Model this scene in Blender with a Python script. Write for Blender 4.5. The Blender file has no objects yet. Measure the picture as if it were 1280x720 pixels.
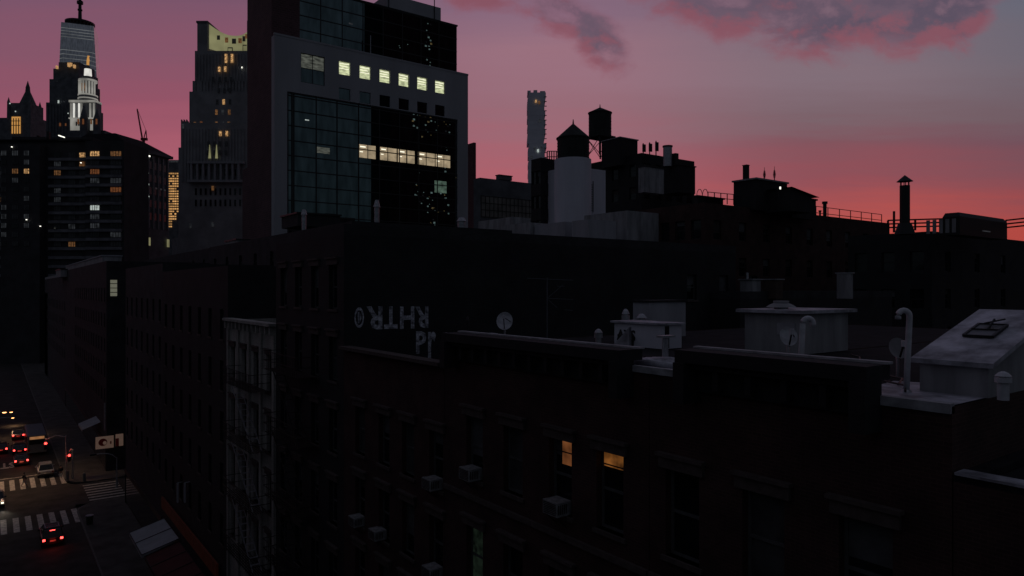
import bpy, bmesh, math, random
from mathutils import Vector, Matrix
random.seed(7)
R = math.radians
SC = bpy.context.scene
COL = SC.collection

# ------------------------------------------------------------------ camera
F = 880.0                      # focal length in pixels of the 1280 px wide photograph
TH = R(36.45)                  # how far the view is turned away from the street
CO, SI = math.cos(TH), math.sin(TH)
H = 26.0                       # height of the camera above the street
cam = bpy.data.cameras.new('camera')
cam.sensor_width = 36.0
cam.lens = F / 1280.0 * 36.0
cam.clip_start = 0.1
cam.clip_end = 12000
camo = bpy.data.objects.new('camera', cam)
COL.objects.link(camo)
camo.location = (0, 0, H)
camo.rotation_euler = (R(90), 0, -TH)
SC.camera = camo

# ------------------------------------------------------------------ view
SC.view_settings.view_transform = 'Standard'
SC.view_settings.look = 'None'
SC.view_settings.gamma = 1.0
SC.view_settings.use_curve_mapping = False
SC.view_settings.exposure = 0.0

def lin(c):
    c = c / 255.0
    return c / 12.92 if c <= 0.04045 else ((c + 0.055) / 1.055) ** 2.4
def srgb(r, g, b):
    return (lin(r), lin(g), lin(b), 1.0)

# ------------------------------------------------------------------ sky at dusk
BACK = ((0.0, (0.030, 0.039, 0.046)), (0.25, (0.037, 0.044, 0.056)), (1.0, (0.062, 0.063, 0.086)))
world = bpy.data.worlds.new('World')
SC.world = world
world.use_nodes = True
nt = world.node_tree
nt.nodes.clear()
def N(t, **kw):
    n = nt.nodes.new(t)
    for k, v in kw.items():
        setattr(n, k, v)
    return n
def L(a, b):
    nt.links.new(a, b)
def M(op, a, b=None, c=None, clamp=False):
    n = N('ShaderNodeMath', operation=op, use_clamp=clamp)
    for i, v in enumerate((a, b, c)):
        if v is None:
            continue
        if isinstance(v, (int, float)):
            n.inputs[i].default_value = v
        else:
            L(v, n.inputs[i])
    return n.outputs[0]
def dotv(vec, v3):
    n = N('ShaderNodeVectorMath', operation='DOT_PRODUCT')
    L(vec, n.inputs[0])
    n.inputs[1].default_value = v3
    return n.outputs['Value']
def ramp(fac, stops):
    n = N('ShaderNodeValToRGB')
    els = n.color_ramp.elements
    while len(els) < len(stops):
        els.new(0.5)
    for e, (p, c) in zip(els, stops):
        e.position = p
        e.color = c if len(c) == 4 else (*c, 1)
    L(fac, n.inputs[0])
    return n.outputs[0]
def mixc(f, a, b, mode='MIX'):
    n = N('ShaderNodeMix', data_type='RGBA', blend_type=mode)
    for s, v in ((n.inputs[0], f), (n.inputs[6], a), (n.inputs[7], b)):
        if isinstance(v, (int, float)):
            s.default_value = v
        elif isinstance(v, tuple):
            s.default_value = v
        else:
            L(v, s)
    return n.outputs[2]
def smooth(v, lo, hi):
    n = N('ShaderNodeMapRange', interpolation_type='SMOOTHSTEP')
    L(v, n.inputs[0])
    n.inputs[1].default_value = lo
    n.inputs[2].default_value = hi
    return n.outputs[0]
tc = N('ShaderNodeTexCoord')
D = tc.outputs['Generated']
fw = dotv(D, (SI, CO, 0))
rt = dotv(D, (CO, -SI, 0))
up = dotv(D, (0, 0, 1))
fpos = M('MAXIMUM', fw, 0.15)
u = M('DIVIDE', rt, fpos)              # tangent of the azimuth from the sunset
v = M('DIVIDE', up, fpos)              # tangent of the elevation
comb = N('ShaderNodeCombineXYZ')
L(u, comb.inputs[0]); L(v, comb.inputs[1])
def noise(vec, scale, detail=4, rough=0.5, sx=1, sy=1, off=(0, 0, 0), dist=0.0):
    mp = N('ShaderNodeMapping')
    mp.inputs['Scale'].default_value = (sx, sy, 1)
    mp.inputs['Location'].default_value = off
    L(vec, mp.inputs[0])
    n = N('ShaderNodeTexNoise')
    n.inputs['Scale'].default_value = scale
    n.inputs['Detail'].default_value = detail
    n.inputs['Roughness'].default_value = rough
    n.inputs['Distortion'].default_value = dist
    L(mp.outputs[0], n.inputs['Vector'])
    return n.outputs[0]
V = comb.outputs[0]
band = noise(V, 5.0, 5, 0.6, 0.30, 3.4, (3.1, 1.7, 0))
vb = M('ADD', v, M('MULTIPLY', M('SUBTRACT', band, 0.5), 0.12))
vr = M('MULTIPLY', M('ADD', vb, 0.0), 1.0 / 0.6, clamp=True)     # 0..0.6 -> 0..1
def P6(y):
    return max(0.0, (360 - y) / F) / 0.6
left = ramp(vr, [(0.0, srgb(160, 68, 84)), (P6(290), srgb(182, 94, 106)), (P6(230), srgb(178, 96, 112)),
                 (P6(170), srgb(164, 88, 106)), (P6(120), srgb(148, 82, 102)), (P6(60), srgb(134, 84, 104)), (P6(0), srgb(124, 84, 106)), (1.0, srgb(84, 74, 98))])
mid = ramp(vr, [(0.0, srgb(188, 66, 70)), (P6(285), srgb(190, 84, 90)), (P6(240), srgb(178, 92, 102)),
                (P6(190), srgb(165, 98, 110)), (P6(140), srgb(152, 106, 118)), (P6(80), srgb(154, 112, 126)), (P6(0), srgb(136, 104, 124)), (1.0, srgb(86, 78, 102))])
right = ramp(vr, [(0.0, srgb(176, 66, 60)), (P6(285), srgb(188, 78, 72)), (P6(262), srgb(176, 78, 78)),
                  (P6(225), srgb(144, 76, 86)), (P6(180), srgb(128, 82, 92)), (P6(150), srgb(122, 98, 106)), (P6(90), srgb(130, 110, 120)), (P6(0), srgb(116, 104, 118)), (1.0, srgb(72, 74, 96))])
farr = ramp(vr, [(0.0, srgb(160, 60, 56)), (P6(285), srgb(178, 70, 66)), (P6(250), srgb(140, 72, 80)),
                 (P6(190), srgb(112, 78, 90)), (P6(150), srgb(112, 90, 98)), (P6(90), srgb(112, 102, 112)), (P6(0), srgb(104, 104, 118)), (1.0, srgb(66, 72, 94))])
c1 = mixc(smooth(u, -0.42, 0.02), left, mid)
c2 = mixc(smooth(u, 0.05, 0.46), c1, right)
c3 = mixc(smooth(u, 0.48, 0.78), c2, farr)
# clouds: a bank high on the right and a streak running down from the top
def px_u(px): return (px - 640) / F
def px_v(py): return (360 - py) / F
def ell(cx, cy, rx, ry, ang=0.0, dv_=0.0):
    du = M('SUBTRACT', u, px_u(cx)); dv = M('SUBTRACT', v, px_v(cy) - dv_)
    ca, sa = math.cos(ang), math.sin(ang)
    a = M('ADD', M('MULTIPLY', du, ca), M('MULTIPLY', dv, sa))
    b = M('SUBTRACT', M('MULTIPLY', dv, ca), M('MULTIPLY', du, sa))
    a = M('DIVIDE', a, rx / F); b = M('DIVIDE', b, ry / F)
    return M('SUBTRACT', 1.0, M('SQRT', M('ADD', M('MULTIPLY', a, a), M('MULTIPLY', b, b))))
def cloud(dv_=0.0):
    """cloud thickness looked up dv_ higher in the sky"""
    n1 = noise(V, 15.0, 9, 0.60, 0.85, 1.25, (5.3, 2.2 + dv_ * 1.25, 0), 0.25)
    n2 = noise(V, 5.2, 4, 0.5, 0.85, 1.35, (1.3, 7.7 + dv_ * 1.35, 0), 0.15)
    nn = M('ADD', M('MULTIPLY', n1, 0.6), M('MULTIPLY', n2, 0.4))
    e = [ell(900, 2, 95, 62, R(-12), dv_), ell(1010, 6, 110, 66, 0, dv_), ell(1130, 0, 120, 62, R(8), dv_), ell(1190, 10, 62, 52, 0, dv_),
         ell(690, 12, 95, 30, R(-24), dv_), ell(755, 60, 52, 28, R(-42), dv_), ell(625, -14, 80, 30, R(-8), dv_), ell(850, -30, 90, 40, 0, dv_)]
    em = e[0]
    for q in e[1:]: em = M('MAXIMUM', em, q)
    em = M('MINIMUM', em, 0.42)
    return M('ADD', M('MULTIPLY', em, 1.5), M('MULTIPLY', M('SUBTRACT', nn, 0.5), 4.6)), n1
dens, n1 = cloud()
dlow, _ = cloud(-0.022)
cl = smooth(dens, -0.30, 0.75)
under = smooth(M('SUBTRACT', dens, dlow), 0.05, 0.75)         # lit from below by the last light
core = smooth(dens, 0.12, 0.75)
corecol = mixc(smooth(n1, 0.4, 0.6), srgb(84, 74, 92), srgb(104, 84, 100))
body = mixc(core, srgb(130, 90, 106), corecol)
ccol = mixc(M('MULTIPLY', under, 0.7), body, srgb(146, 78, 90))
front = mixc(M('MULTIPLY', cl, 0.88), c3, ccol)
# away from the sunset the sky is a dim blue
gl = M('MULTIPLY', smooth(fw, 0.22, 0.80), 1.0)
gl = M('MULTIPLY', gl, M('SUBTRACT', 1.0, smooth(up, 0.42, 0.80)))
back = ramp(M('MAXIMUM', up, 0.0), [(p, c) for p, c in BACK])
skyc = mixc(gl, back, front)
bg = N('ShaderNodeBackground')
L(skyc, bg.inputs[0])
bg.inputs[1].default_value = 0.97
nish = N('ShaderNodeTexSky', sky_type='NISHITA')
nish.sun_disc = False
nish.sun_elevation = R(-3.5)
nish.sun_rotation = TH
bg2 = N('ShaderNodeBackground')
L(nish.outputs[0], bg2.inputs[0])
bg2.inputs[1].default_value = 0.05
add = N('ShaderNodeAddShader')
L(bg.outputs[0], add.inputs[0]); L(bg2.outputs[0], add.inputs[1])
out = N('ShaderNodeOutputWorld')
L(add.outputs[0], out.inputs[0])
world.cycles.sampling_method = 'MANUAL'
world.cycles.sample_map_resolution = 512

# the sun has set: only a very faint warm glow still comes from its direction
sl = bpy.data.lights.new('sun', 'SUN')
sl.energy = 0.03
sl.angle = R(12)
sl.color = (1.0, 0.55, 0.5)
so = bpy.data.objects.new('sun', sl)
COL.objects.link(so)
so.rotation_euler = Vector((-SI, -CO, -0.06)).to_track_quat('-Z', 'Y').to_euler()

# ------------------------------------------------------------------ projection helpers: where a thing of the photo stands
def W(px, d):
    r = (px - 640) / F * d
    return (CO * r + SI * d, -SI * r + CO * d)
def fX(px, X):
    return X / (CO * (px - 640) / F + SI)
def fY(px, Y):
    return Y / (CO - SI * (px - 640) / F)
def YX(px, X):                     # Y on the plane X seen at px
    return W(px, fX(px, X))[1]
def XY(px, Y):
    return W(px, fY(px, Y))[0]
def Z(py, d):
    return H + (360 - py) / F * d
def ground(px, py, z=0.0):
    d = (H - z) * F / (py - 360)
    return W(px, d)

# ------------------------------------------------------------------ materials
MATS = {}
def mat(name, base, rough=0.8, metal=0.0, var=0.25, scale=3.0, kind='noise', col2=None, emis=None, estr=0.0, bump=0.0,
        bw=0.22, bh=0.075, spec=0.5, object_space=True, streak=False):
    m = bpy.data.materials.new(name)
    m.use_nodes = True
    t = m.node_tree
    b = t.nodes['Principled BSDF']
    b.inputs['Roughness'].default_value = rough
    b.inputs['Metallic'].default_value = metal
    b.inputs['Specular IOR Level'].default_value = spec
    tcn = t.nodes.new('ShaderNodeTexCoord')
    uvn = tcn.outputs['UV']
    nz = t.nodes.new('ShaderNodeTexNoise')
    nz.inputs['Scale'].default_value = scale
    nz.inputs['Detail'].default_value = 6
    nz.inputs['Roughness'].default_value = 0.6
    if streak:
        mp = t.nodes.new('ShaderNodeMapping')
        mp.inputs['Scale'].default_value = (1.0, 0.18, 1)
        t.links.new(uvn, mp.inputs[0]); t.links.new(mp.outputs[0], nz.inputs['Vector'])
    else:
        t.links.new(uvn, nz.inputs['Vector'])
    dk = tuple(c * (1 - var) for c in base[:3]) + (1,)
    lt = tuple(min(1, c * (1 + var)) for c in base[:3]) + (1,)
    if col2:
        dk = (*col2, 1)
    rp = t.nodes.new('ShaderNodeValToRGB')
    rp.color_ramp.elements[0].position = 0.35
    rp.color_ramp.elements[1].position = 0.65
    rp.color_ramp.elements[0].color = dk
    rp.color_ramp.elements[1].color = lt
    t.links.new(nz.outputs[0], rp.inputs[0])
    colout = rp.outputs[0]
    hout = nz.outputs[0]
    if kind == 'brick':
        bk = t.nodes.new('ShaderNodeTexBrick')
        bk.inputs['Scale'].default_value = 1.0
        bk.inputs['Brick Width'].default_value = bw
        bk.inputs['Row Height'].default_value = bh
        bk.inputs['Mortar Size'].default_value = bh * 0.12
        bk.inputs['Color1'].default_value = (1, 1, 1, 1)
        bk.inputs['Color2'].default_value = (0.7, 0.7, 0.7, 1)
        bk.inputs['Mortar'].default_value = (1.3, 1.3, 1.3, 1)
        t.links.new(uvn, bk.inputs['Vector'])
        mx = t.nodes.new('ShaderNodeMix'); mx.data_type = 'RGBA'; mx.blend_type = 'MULTIPLY'
        mx.inputs[0].default_value = 1.0
        t.links.new(colout, mx.inputs[6]); t.links.new(bk.outputs[0], mx.inputs[7])
        colout = mx.outputs[2]
        hout = bk.outputs[1]
    t.links.new(colout, b.inputs['Base Color'])
    if bump:
        bp = t.nodes.new('ShaderNodeBump')
        bp.inputs['Strength'].default_value = bump
        bp.inputs['Distance'].default_value = 0.02
        t.links.new(hout, bp.inputs['Height'])
        t.links.new(bp.outputs[0], b.inputs['Normal'])
    if emis:
        b.inputs['Emission Color'].default_value = (*emis, 1)
        b.inputs['Emission Strength'].default_value = estr
    MATS[name] = m
    return m

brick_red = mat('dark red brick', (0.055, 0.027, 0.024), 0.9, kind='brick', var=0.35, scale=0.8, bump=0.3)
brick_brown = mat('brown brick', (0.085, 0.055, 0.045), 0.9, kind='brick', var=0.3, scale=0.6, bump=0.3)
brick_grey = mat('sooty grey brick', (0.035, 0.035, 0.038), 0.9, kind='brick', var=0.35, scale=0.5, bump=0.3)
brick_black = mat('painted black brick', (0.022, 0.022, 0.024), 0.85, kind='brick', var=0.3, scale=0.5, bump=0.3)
cream = mat('cream painted brick', (0.38, 0.37, 0.34), 0.85, kind='brick', var=0.3, scale=0.9, bump=0.2, streak=True)
tower_brown = mat('brown tower brick', (0.12, 0.065, 0.07), 0.9, kind='brick', var=0.15, scale=0.1, bw=1.2, bh=0.6)
stucco = mat('pale grey stucco', (0.40, 0.40, 0.44), 0.85, var=0.14, scale=0.7, streak=True)
silo_m = mat('bluish white silo paint', (0.70, 0.70, 0.78), 0.85, var=0.08, scale=0.5, streak=True)
stucco_dirty = mat('stained stucco', (0.31, 0.31, 0.325), 0.9, var=0.35, scale=1.2, streak=True)
office_white = mat('white panel cladding', (0.40, 0.41, 0.44), 0.7, var=0.10, scale=0.12, streak=True)
limestone = mat('grey limestone', (0.27, 0.275, 0.285), 0.85, var=0.2, scale=0.15)
stone_dark = mat('dark weathered stone', (0.13, 0.137, 0.15), 0.9, var=0.3, scale=0.2)
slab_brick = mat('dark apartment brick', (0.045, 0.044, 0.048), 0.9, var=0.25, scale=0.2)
concrete = mat('concrete', (0.20, 0.195, 0.19), 0.9, var=0.2, scale=1.5)
coping = mat('cast stone coping', (0.36, 0.36, 0.38), 0.8, var=0.3, scale=3)
cornice_m = mat('black painted cornice', (0.018, 0.018, 0.02), 0.9, var=0.3, scale=3)
silver = mat('silver roof paint', (0.55, 0.55, 0.62), 0.6, var=0.2, scale=1.4, col2=(0.17, 0.17, 0.19), bump=0.15)
tar = mat('tar roofing', (0.024, 0.024, 0.026), 0.95, var=0.35, scale=1.2, bump=0.2, spec=0.1)
asphalt = mat('asphalt', (0.05, 0.048, 0.046), 0.75, var=0.25, scale=0.9, bump=0.2)
road_m = mat('road asphalt', (0.045, 0.042, 0.040), 0.8, var=0.45, scale=0.45, bump=0.2, spec=0.25)
walk_m = mat('pavement concrete', (0.075, 0.07, 0.066), 0.85, var=0.4, scale=0.5)
kerb_m = mat('kerb stone', (0.13, 0.125, 0.12), 0.8, var=0.2, scale=2)
paint_w = mat('worn white road paint', (0.62, 0.60, 0.55), 0.6, var=0.2, scale=2.5, col2=(0.28, 0.27, 0.25))
graf_w = mat('white graffiti paint', (0.66, 0.67, 0.74), 0.8, kind='brick', var=0.15, scale=4.5, col2=(0.12, 0.12, 0.14))
graf_k = mat('black graffiti paint', (0.02, 0.02, 0.02), 0.6)
metal_dk = mat('dark metal', (0.035, 0.035, 0.037), 0.5, 0.6, var=0.2, scale=6)
metal_gr = mat('galvanised metal', (0.42, 0.43, 0.46), 0.45, 0.6, var=0.25, scale=4)
ac_m = mat('dirty air conditioner casing', (0.25, 0.26, 0.26), 0.7, var=0.4, scale=5)
metal_wh = mat('white painted metal', (0.55, 0.56, 0.60), 0.5, var=0.15, scale=4)
wood_dk = mat('weathered dark wood', (0.03, 0.034, 0.032), 0.9, var=0.4, scale=2.5, streak=True)
frame_wh = mat('off white window frame', (0.10, 0.10, 0.10), 0.7, var=0.2, scale=4)
frame_dk = mat('dark window frame', (0.03, 0.03, 0.032), 0.6, var=0.2, scale=4)
sill_m = mat('brownstone sill', (0.085, 0.068, 0.062), 0.85, var=0.3, scale=4)
glass_dk = mat('dark window glass', (0.012, 0.014, 0.016), 0.12, var=0.5, scale=0.8)
glass_dim = mat('window with pale blind', (0.07, 0.07, 0.072), 0.35, var=0.4, scale=1.5)
glass_car = mat('car glass', (0.015, 0.017, 0.02), 0.08)
tyre_m = mat('tyre rubber', (0.02, 0.02, 0.02), 0.85)
rim_m = mat('wheel alloy', (0.35, 0.35, 0.36), 0.35, 0.8)
car_black = mat('black car paint', (0.012, 0.012, 0.014), 0.25, 0.2)
car_silver = mat('silver car paint', (0.45, 0.45, 0.46), 0.3, 0.5)
car_grey = mat('dark grey car paint', (0.04, 0.042, 0.045), 0.3, 0.3)
bus_m = mat('bus side paint', (0.16, 0.17, 0.2), 0.4)
awn_w = mat('white canvas', (0.42, 0.44, 0.47), 0.85, var=0.12, scale=1)
awn_r = mat('dark red canvas', (0.10, 0.02, 0.02), 0.85, var=0.2, scale=1)
fascia_o = mat('orange red shop fascia', (0.10, 0.024, 0.013), 0.8, var=0.35, scale=1.5, emis=(0.9, 0.18, 0.06), estr=0.003)
green_m = mat('traffic green paint', (0.03, 0.045, 0.03), 0.6)
sign_cream = mat('cream sign panel', (0.62, 0.46, 0.36), 0.6, var=0.12, scale=2, emis=(1.0, 0.62, 0.45), estr=0.055)
sign_red = mat('dark red sign mark', (0.10, 0.006, 0.008), 0.6, emis=(1.0, 0.05, 0.05), estr=0.006)
skin_m = mat('skin', (0.35, 0.22, 0.16), 0.6)
coat_m = mat('dark coat', (0.02, 0.02, 0.025), 0.9)
trou_m = mat('pale trousers', (0.42, 0.40, 0.38), 0.9)

def glow(name, col, s, var=0.0, scale=2.0, rows=None):
    """a lit thing: emission with some unevenness (blinds, furniture, tubes)"""
    m = bpy.data.materials.new(name)
    m.use_nodes = True
    t = m.node_tree
    b = t.nodes['Principled BSDF']
    b.inputs['Base Color'].default_value = (0.05, 0.05, 0.05, 1)
    b.inputs['Roughness'].default_value = 0.4
    b.inputs['Emission Color'].default_value = (*col, 1)
    b.inputs['Emission Strength'].default_value = s
    if var:
        tcn = t.nodes.new('ShaderNodeTexCoord')
        nz = t.nodes.new('ShaderNodeTexNoise')
        nz.inputs['Scale'].default_value = scale
        nz.inputs['Detail'].default_value = 2
        if rows:
            mp = t.nodes.new('ShaderNodeMapping')
            mp.inputs['Scale'].default_value = (1.0, rows, 1)
            t.links.new(tcn.outputs['UV'], mp.inputs[0]); t.links.new(mp.outputs[0], nz.inputs['Vector'])
        else:
            t.links.new(tcn.outputs['UV'], nz.inputs['Vector'])
        mr = t.nodes.new('ShaderNodeMapRange')
        mr.inputs[1].default_value = 0.32; mr.inputs[2].default_value = 0.68
        mr.inputs[3].default_value = s * (1 - var); mr.inputs[4].default_value = s * (1 + var)
        t.links.new(nz.outputs[0], mr.inputs[0])
        t.links.new(mr.outputs[0], b.inputs['Emission Strength'])
    MATS[name] = m
    return m
lit_green = glow('office fluorescent light', (0.80, 0.86, 0.50), 0.62, 0.5, 0.7, 3.0)
lit_green_dim = glow('dim office light', (0.62, 0.66, 0.55), 0.085, 0.7, 0.6, 3.0)
lit_tan = glow('warm office light', (0.90, 0.70, 0.44), 0.34, 0.3, 0.5)
lit_tube = glow('ceiling light panel', (1.0, 0.95, 0.75), 1.2)
lit_teal = glow('dim green office light', (0.35, 0.55, 0.42), 0.13, 0.6, 0.6)
lit_amber = glow('amber room light', (1.0, 0.55, 0.22), 0.42, 0.85, 1.7)
lit_sash_a = glow('amber ceiling seen in a window', (1.0, 0.36, 0.08), 0.11, 0.8, 2.6)
lit_amber_dim = glow('dim amber room light', (1.0, 0.45, 0.16), 0.10, 0.6, 1.1)
lit_orange = glow('orange room light', (1.0, 0.34, 0.11), 0.10, 0.5, 2.0)
lit_cool = glow('cool room light', (0.75, 0.85, 0.8), 0.50, 0.4, 1.2)
lit_cool_dim = glow('very dim room light', (0.5, 0.55, 0.62), 0.030, 0.7, 0.7)
lit_yellow = glow('floodlit crown', (0.62, 0.60, 0.30), 0.27, 0.3, 0.12)  # floodlight on the crown put into its emission
lit_flood = glow('white floodlit stone', (0.80, 0.78, 0.70), 0.24, 0.5, 0.10)  # stone glows by itself in place of floodlight, brighter in the next one
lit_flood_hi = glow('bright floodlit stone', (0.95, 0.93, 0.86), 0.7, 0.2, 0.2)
lit_gold = glow('gold with floodlight glow', (1.0, 0.48, 0.12), 0.5)  # warm floodlight on gilding and stone, put into the emission
lit_lamp = glow('street lamp glass', (1.0, 0.45, 0.16), 4.0)
lit_red = glow('red signal lens', (1.0, 0.05, 0.04), 5.0)
lit_tail = glow('red tail lamp', (1.0, 0.06, 0.05), 5.0)
lit_head = glow('white head lamp', (1.0, 0.9, 0.7), 1.6)
lit_bus = glow('orange bus panel', (1.0, 0.45, 0.18), 0.26, 0.2, 2)
lit_curtain = glow('green lit curtain', (0.3, 0.5, 0.32), 0.013, 0.9, 3.0)
lit_star = glow('small white light', (1.0, 0.98, 0.85), 1.6)
lit_floor = glow('lit tower floor', (0.68, 0.72, 0.74), 0.16, 0.3, 0.05)

def mirror_glass(name, base, rough=0.03, tint=(0.5, 0.62, 0.66)):
    m = bpy.data.materials.new(name)
    m.use_nodes = True
    t = m.node_tree
    b = t.nodes['Principled BSDF']
    b.inputs['Metallic'].default_value = 1.0
    tv = t.nodes.new('ShaderNodeTexCoord'); mv = t.nodes.new('ShaderNodeMapping'); mv.inputs['Scale'].default_value = (0.55, 0.12, 1)
    nv = t.nodes.new('ShaderNodeTexNoise'); nv.inputs['Scale'].default_value = 1.0; nv.inputs['Detail'].default_value = 4
    rv = t.nodes.new('ShaderNodeValToRGB'); rv.color_ramp.elements[0].position = 0.35; rv.color_ramp.elements[1].position = 0.68
    rv.color_ramp.elements[0].color = tuple(c * 0.62 for c in base) + (1,); rv.color_ramp.elements[1].color = tuple(min(1, c * 1.12) for c in base) + (1,)
    t.links.new(tv.outputs['UV'], mv.inputs[0]); t.links.new(mv.outputs[0], nv.inputs['Vector']); t.links.new(nv.outputs[0], rv.inputs[0])
    t.links.new(rv.outputs[0], b.inputs['Base Color'])
    b.inputs['Roughness'].default_value = rough
    tcn = t.nodes.new('ShaderNodeTexCoord')
    nz = t.nodes.new('ShaderNodeTexNoise')
    nz.inputs['Scale'].default_value = 0.35
    t.links.new(tcn.outputs['UV'], nz.inputs['Vector'])
    bp = t.nodes.new('ShaderNodeBump')
    bp.inputs['Strength'].default_value = 0.05 if rough > 0.1 else 0.0
    bp.inputs['Distance'].default_value = 0.05
    t.links.new(nz.outputs[0], bp.inputs['Height'])
    t.links.new(bp.outputs[0], b.inputs['Normal'])
    MATS[name] = m
    return m
curtain = mirror_glass('teal curtain wall glass', (0.155, 0.215, 0.225), 0.0)
tower_glass = mirror_glass('pale tower glass', (1.0, 1.0, 1.0), 0.35)

# ------------------------------------------------------------------ mesh builder
ORG = {}
class MB:
    def __init__(s):
        s.v = []; s.f = []
    def quad(s, *p):
        i = len(s.v)
        s.v += [Vector(q) for q in p]
        s.f.append(tuple(range(i, i + len(p))))
        return s
    def box(s, x0, x1, y0, y1, z0, z1):
        if x0 > x1: x0, x1 = x1, x0
        if y0 > y1: y0, y1 = y1, y0
        if z0 > z1: z0, z1 = z1, z0
        i = len(s.v)
        s.v += [Vector(p) for p in ((x0, y0, z0), (x1, y0, z0), (x1, y1, z0), (x0, y1, z0), (x0, y0, z1), (x1, y0, z1), (x1, y1, z1), (x0, y1, z1))]
        for f in ((0, 3, 2, 1), (4, 5, 6, 7), (0, 1, 5, 4), (1, 2, 6, 5), (2, 3, 7, 6), (3, 0, 4, 7)):
            s.f.append(tuple(i + k for k in f))
        return s
    def prism(s, pts, z0, z1, top=None):
        """polygon pts (counter-clockwise) from z0 to z1"""
        n = len(pts); i = len(s.v)
        tp = top or pts
        s.v += [Vector((p[0], p[1], z0)) for p in pts] + [Vector((p[0], p[1], z1)) for p in tp]
        s.f.append(tuple(i + k for k in reversed(range(n))))
        s.f.append(tuple(i + n + k for k in range(n)))
        for k in range(n):
            s.f.append((i + k, i + (k + 1) % n, i + n + (k + 1) % n, i + n + k))
        return s
    def cyl(s, cx, cy, r0, z0, z1, r1=None, n=20, a0=0.0):
        r1 = r0 if r1 is None else r1
        c = [(cx + r0 * math.cos(a0 + 2 * math.pi * k / n), cy + r0 * math.sin(a0 + 2 * math.pi * k / n)) for k in range(n)]
        t = [(cx + r1 * math.cos(a0 + 2 * math.pi * k / n), cy + r1 * math.sin(a0 + 2 * math.pi * k / n)) for k in range(n)]
        return s.prism(c, z0, z1, t)
    def bar(s, a, b, w, w2=None):
        """square bar between two points"""
        a, b = Vector(a), Vector(b)
        d = (b - a)
        if d.length < 1e-6: return s
        d.normalize()
        h = Vector((0, 0, 1)) if abs(d.z) < 0.9 else Vector((1, 0, 0))
        x = d.cross(h).normalized(); y = d.cross(x).normalized()
        w2 = w if w2 is None else w2
        i = len(s.v)
        for p, q in ((a, w / 2), (b, w2 / 2)):
            s.v += [p - x * q - y * q, p + x * q - y * q, p + x * q + y * q, p - x * q + y * q]
        for f in ((0, 1, 2, 3), (7, 6, 5, 4), (0, 4, 5, 1), (1, 5, 6, 2), (2, 6, 7, 3), (3, 7, 4, 0)):
            s.f.append(tuple(i + k for k in f))
        return s
    def tube(s, pts, r, n=8):
        pts = [Vector(p) for p in pts]
        rings = []
        for k, p in enumerate(pts):
            d = (pts[min(k + 1, len(pts) - 1)] - pts[max(k - 1, 0)]).normalized()
            h = Vector((0, 0, 1)) if abs(d.z) < 0.95 else Vector((1, 0, 0))
            x = d.cross(h).normalized(); y = d.cross(x).normalized()
            i = len(s.v)
            s.v += [p + (x * math.cos(2 * math.pi * j / n) + y * math.sin(2 * math.pi * j / n)) * r for j in range(n)]
            rings.append(i)
        for a, b in zip(rings, rings[1:]):
            for j in range(n):
                s.f.append((a + j, a + (j + 1) % n, b + (j + 1) % n, b + j))
        s.f.append(tuple(rings[0] + j for j in reversed(range(n))))
        s.f.append(tuple(rings[-1] + j for j in range(n)))
        return s
    def wall(s, a, b, z0, z1, holes, depth=0.3):
        """wall from plan point a to b (outside on the right when walking a->b), real openings with reveals.
        holes: (t0,t1,z0,z1) with t in metres from a"""
        a = Vector((a[0], a[1], 0)); b = Vector((b[0], b[1], 0))
        Ln = (b - a).length
        d = (b - a) / Ln
        inn = Vector((-d.y, d.x, 0)) * depth
        ts = sorted({0.0, Ln, *[max(0, min(Ln, h[0])) for h in holes], *[max(0, min(Ln, h[1])) for h in holes]})
        zs = sorted({z0, z1, *[h[2] for h in holes], *[h[3] for h in holes]})
        P = lambda t, z: a + d * t + Vector((0, 0, z))
        for z_a, z_b in zip(zs, zs[1:]):
            zc = (z_a + z_b) / 2
            run = None
            for t_a, t_b in zip(ts, ts[1:]):
                tcn = (t_a + t_b) / 2
                hole = any(h[0] < tcn < h[1] and h[2] < zc < h[3] for h in holes)
                if not hole:
                    run = (run[0], t_b) if run else (t_a, t_b)
                if (hole or t_b == ts[-1]) and run:
                    s.quad(P(run[0], z_a), P(run[1], z_a), P(run[1], z_b), P(run[0], z_b))
                    run = None
        for (t0, t1, q0, q1) in holes:
            A, B, C, E = P(t0, q0), P(t1, q0), P(t1, q1), P(t0, q1)
            s.quad(A, B, B + inn, A + inn); s.quad(B, C, C + inn, B + inn)
            s.quad(C, E, E + inn, C + inn); s.quad(E, A, A + inn, E + inn)
        return s
    def build(s, name, m, parent=None, local=False, smooth=False, bevel=0.0):
        org = Vector((0, 0, 0))
        if parent is not None and not local:
            org = ORG[parent.name]
        me = bpy.data.meshes.new(name)
        me.from_pydata([tuple(p - org) for p in s.v], [], s.f)
        me.materials.append(m)
        bm = bmesh.new(); bm.from_mesh(me)
        bmesh.ops.remove_doubles(bm, verts=bm.verts, dist=1e-5)
        bmesh.ops.recalc_face_normals(bm, faces=bm.faces)
        if bevel:
            bmesh.ops.bevel(bm, geom=bm.edges[:], offset=bevel, segments=2, affect='EDGES', profile=0.6)
        bm.to_mesh(me); bm.free()
        uv = me.uv_layers.new(name='UVMap')
        for p in me.polygons:
            n = p.normal
            for li in p.loop_indices:
                c = me.vertices[me.loops[li].vertex_index].co
                if abs(n.z) > 0.7: q = (c.x, c.y)
                elif abs(n.x) > abs(n.y): q = (c.y + 0.31 * c.x, c.z)
                else: q = (c.x + 0.31 * c.y, c.z)
                uv.data[li].uv = (q[0] + org.x + org.y, q[1] + (org.y if abs(n.z) > 0.7 else 0))
            if smooth: p.use_smooth = True
        o = bpy.data.objects.new(name, me)
        COL.objects.link(o)
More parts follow.
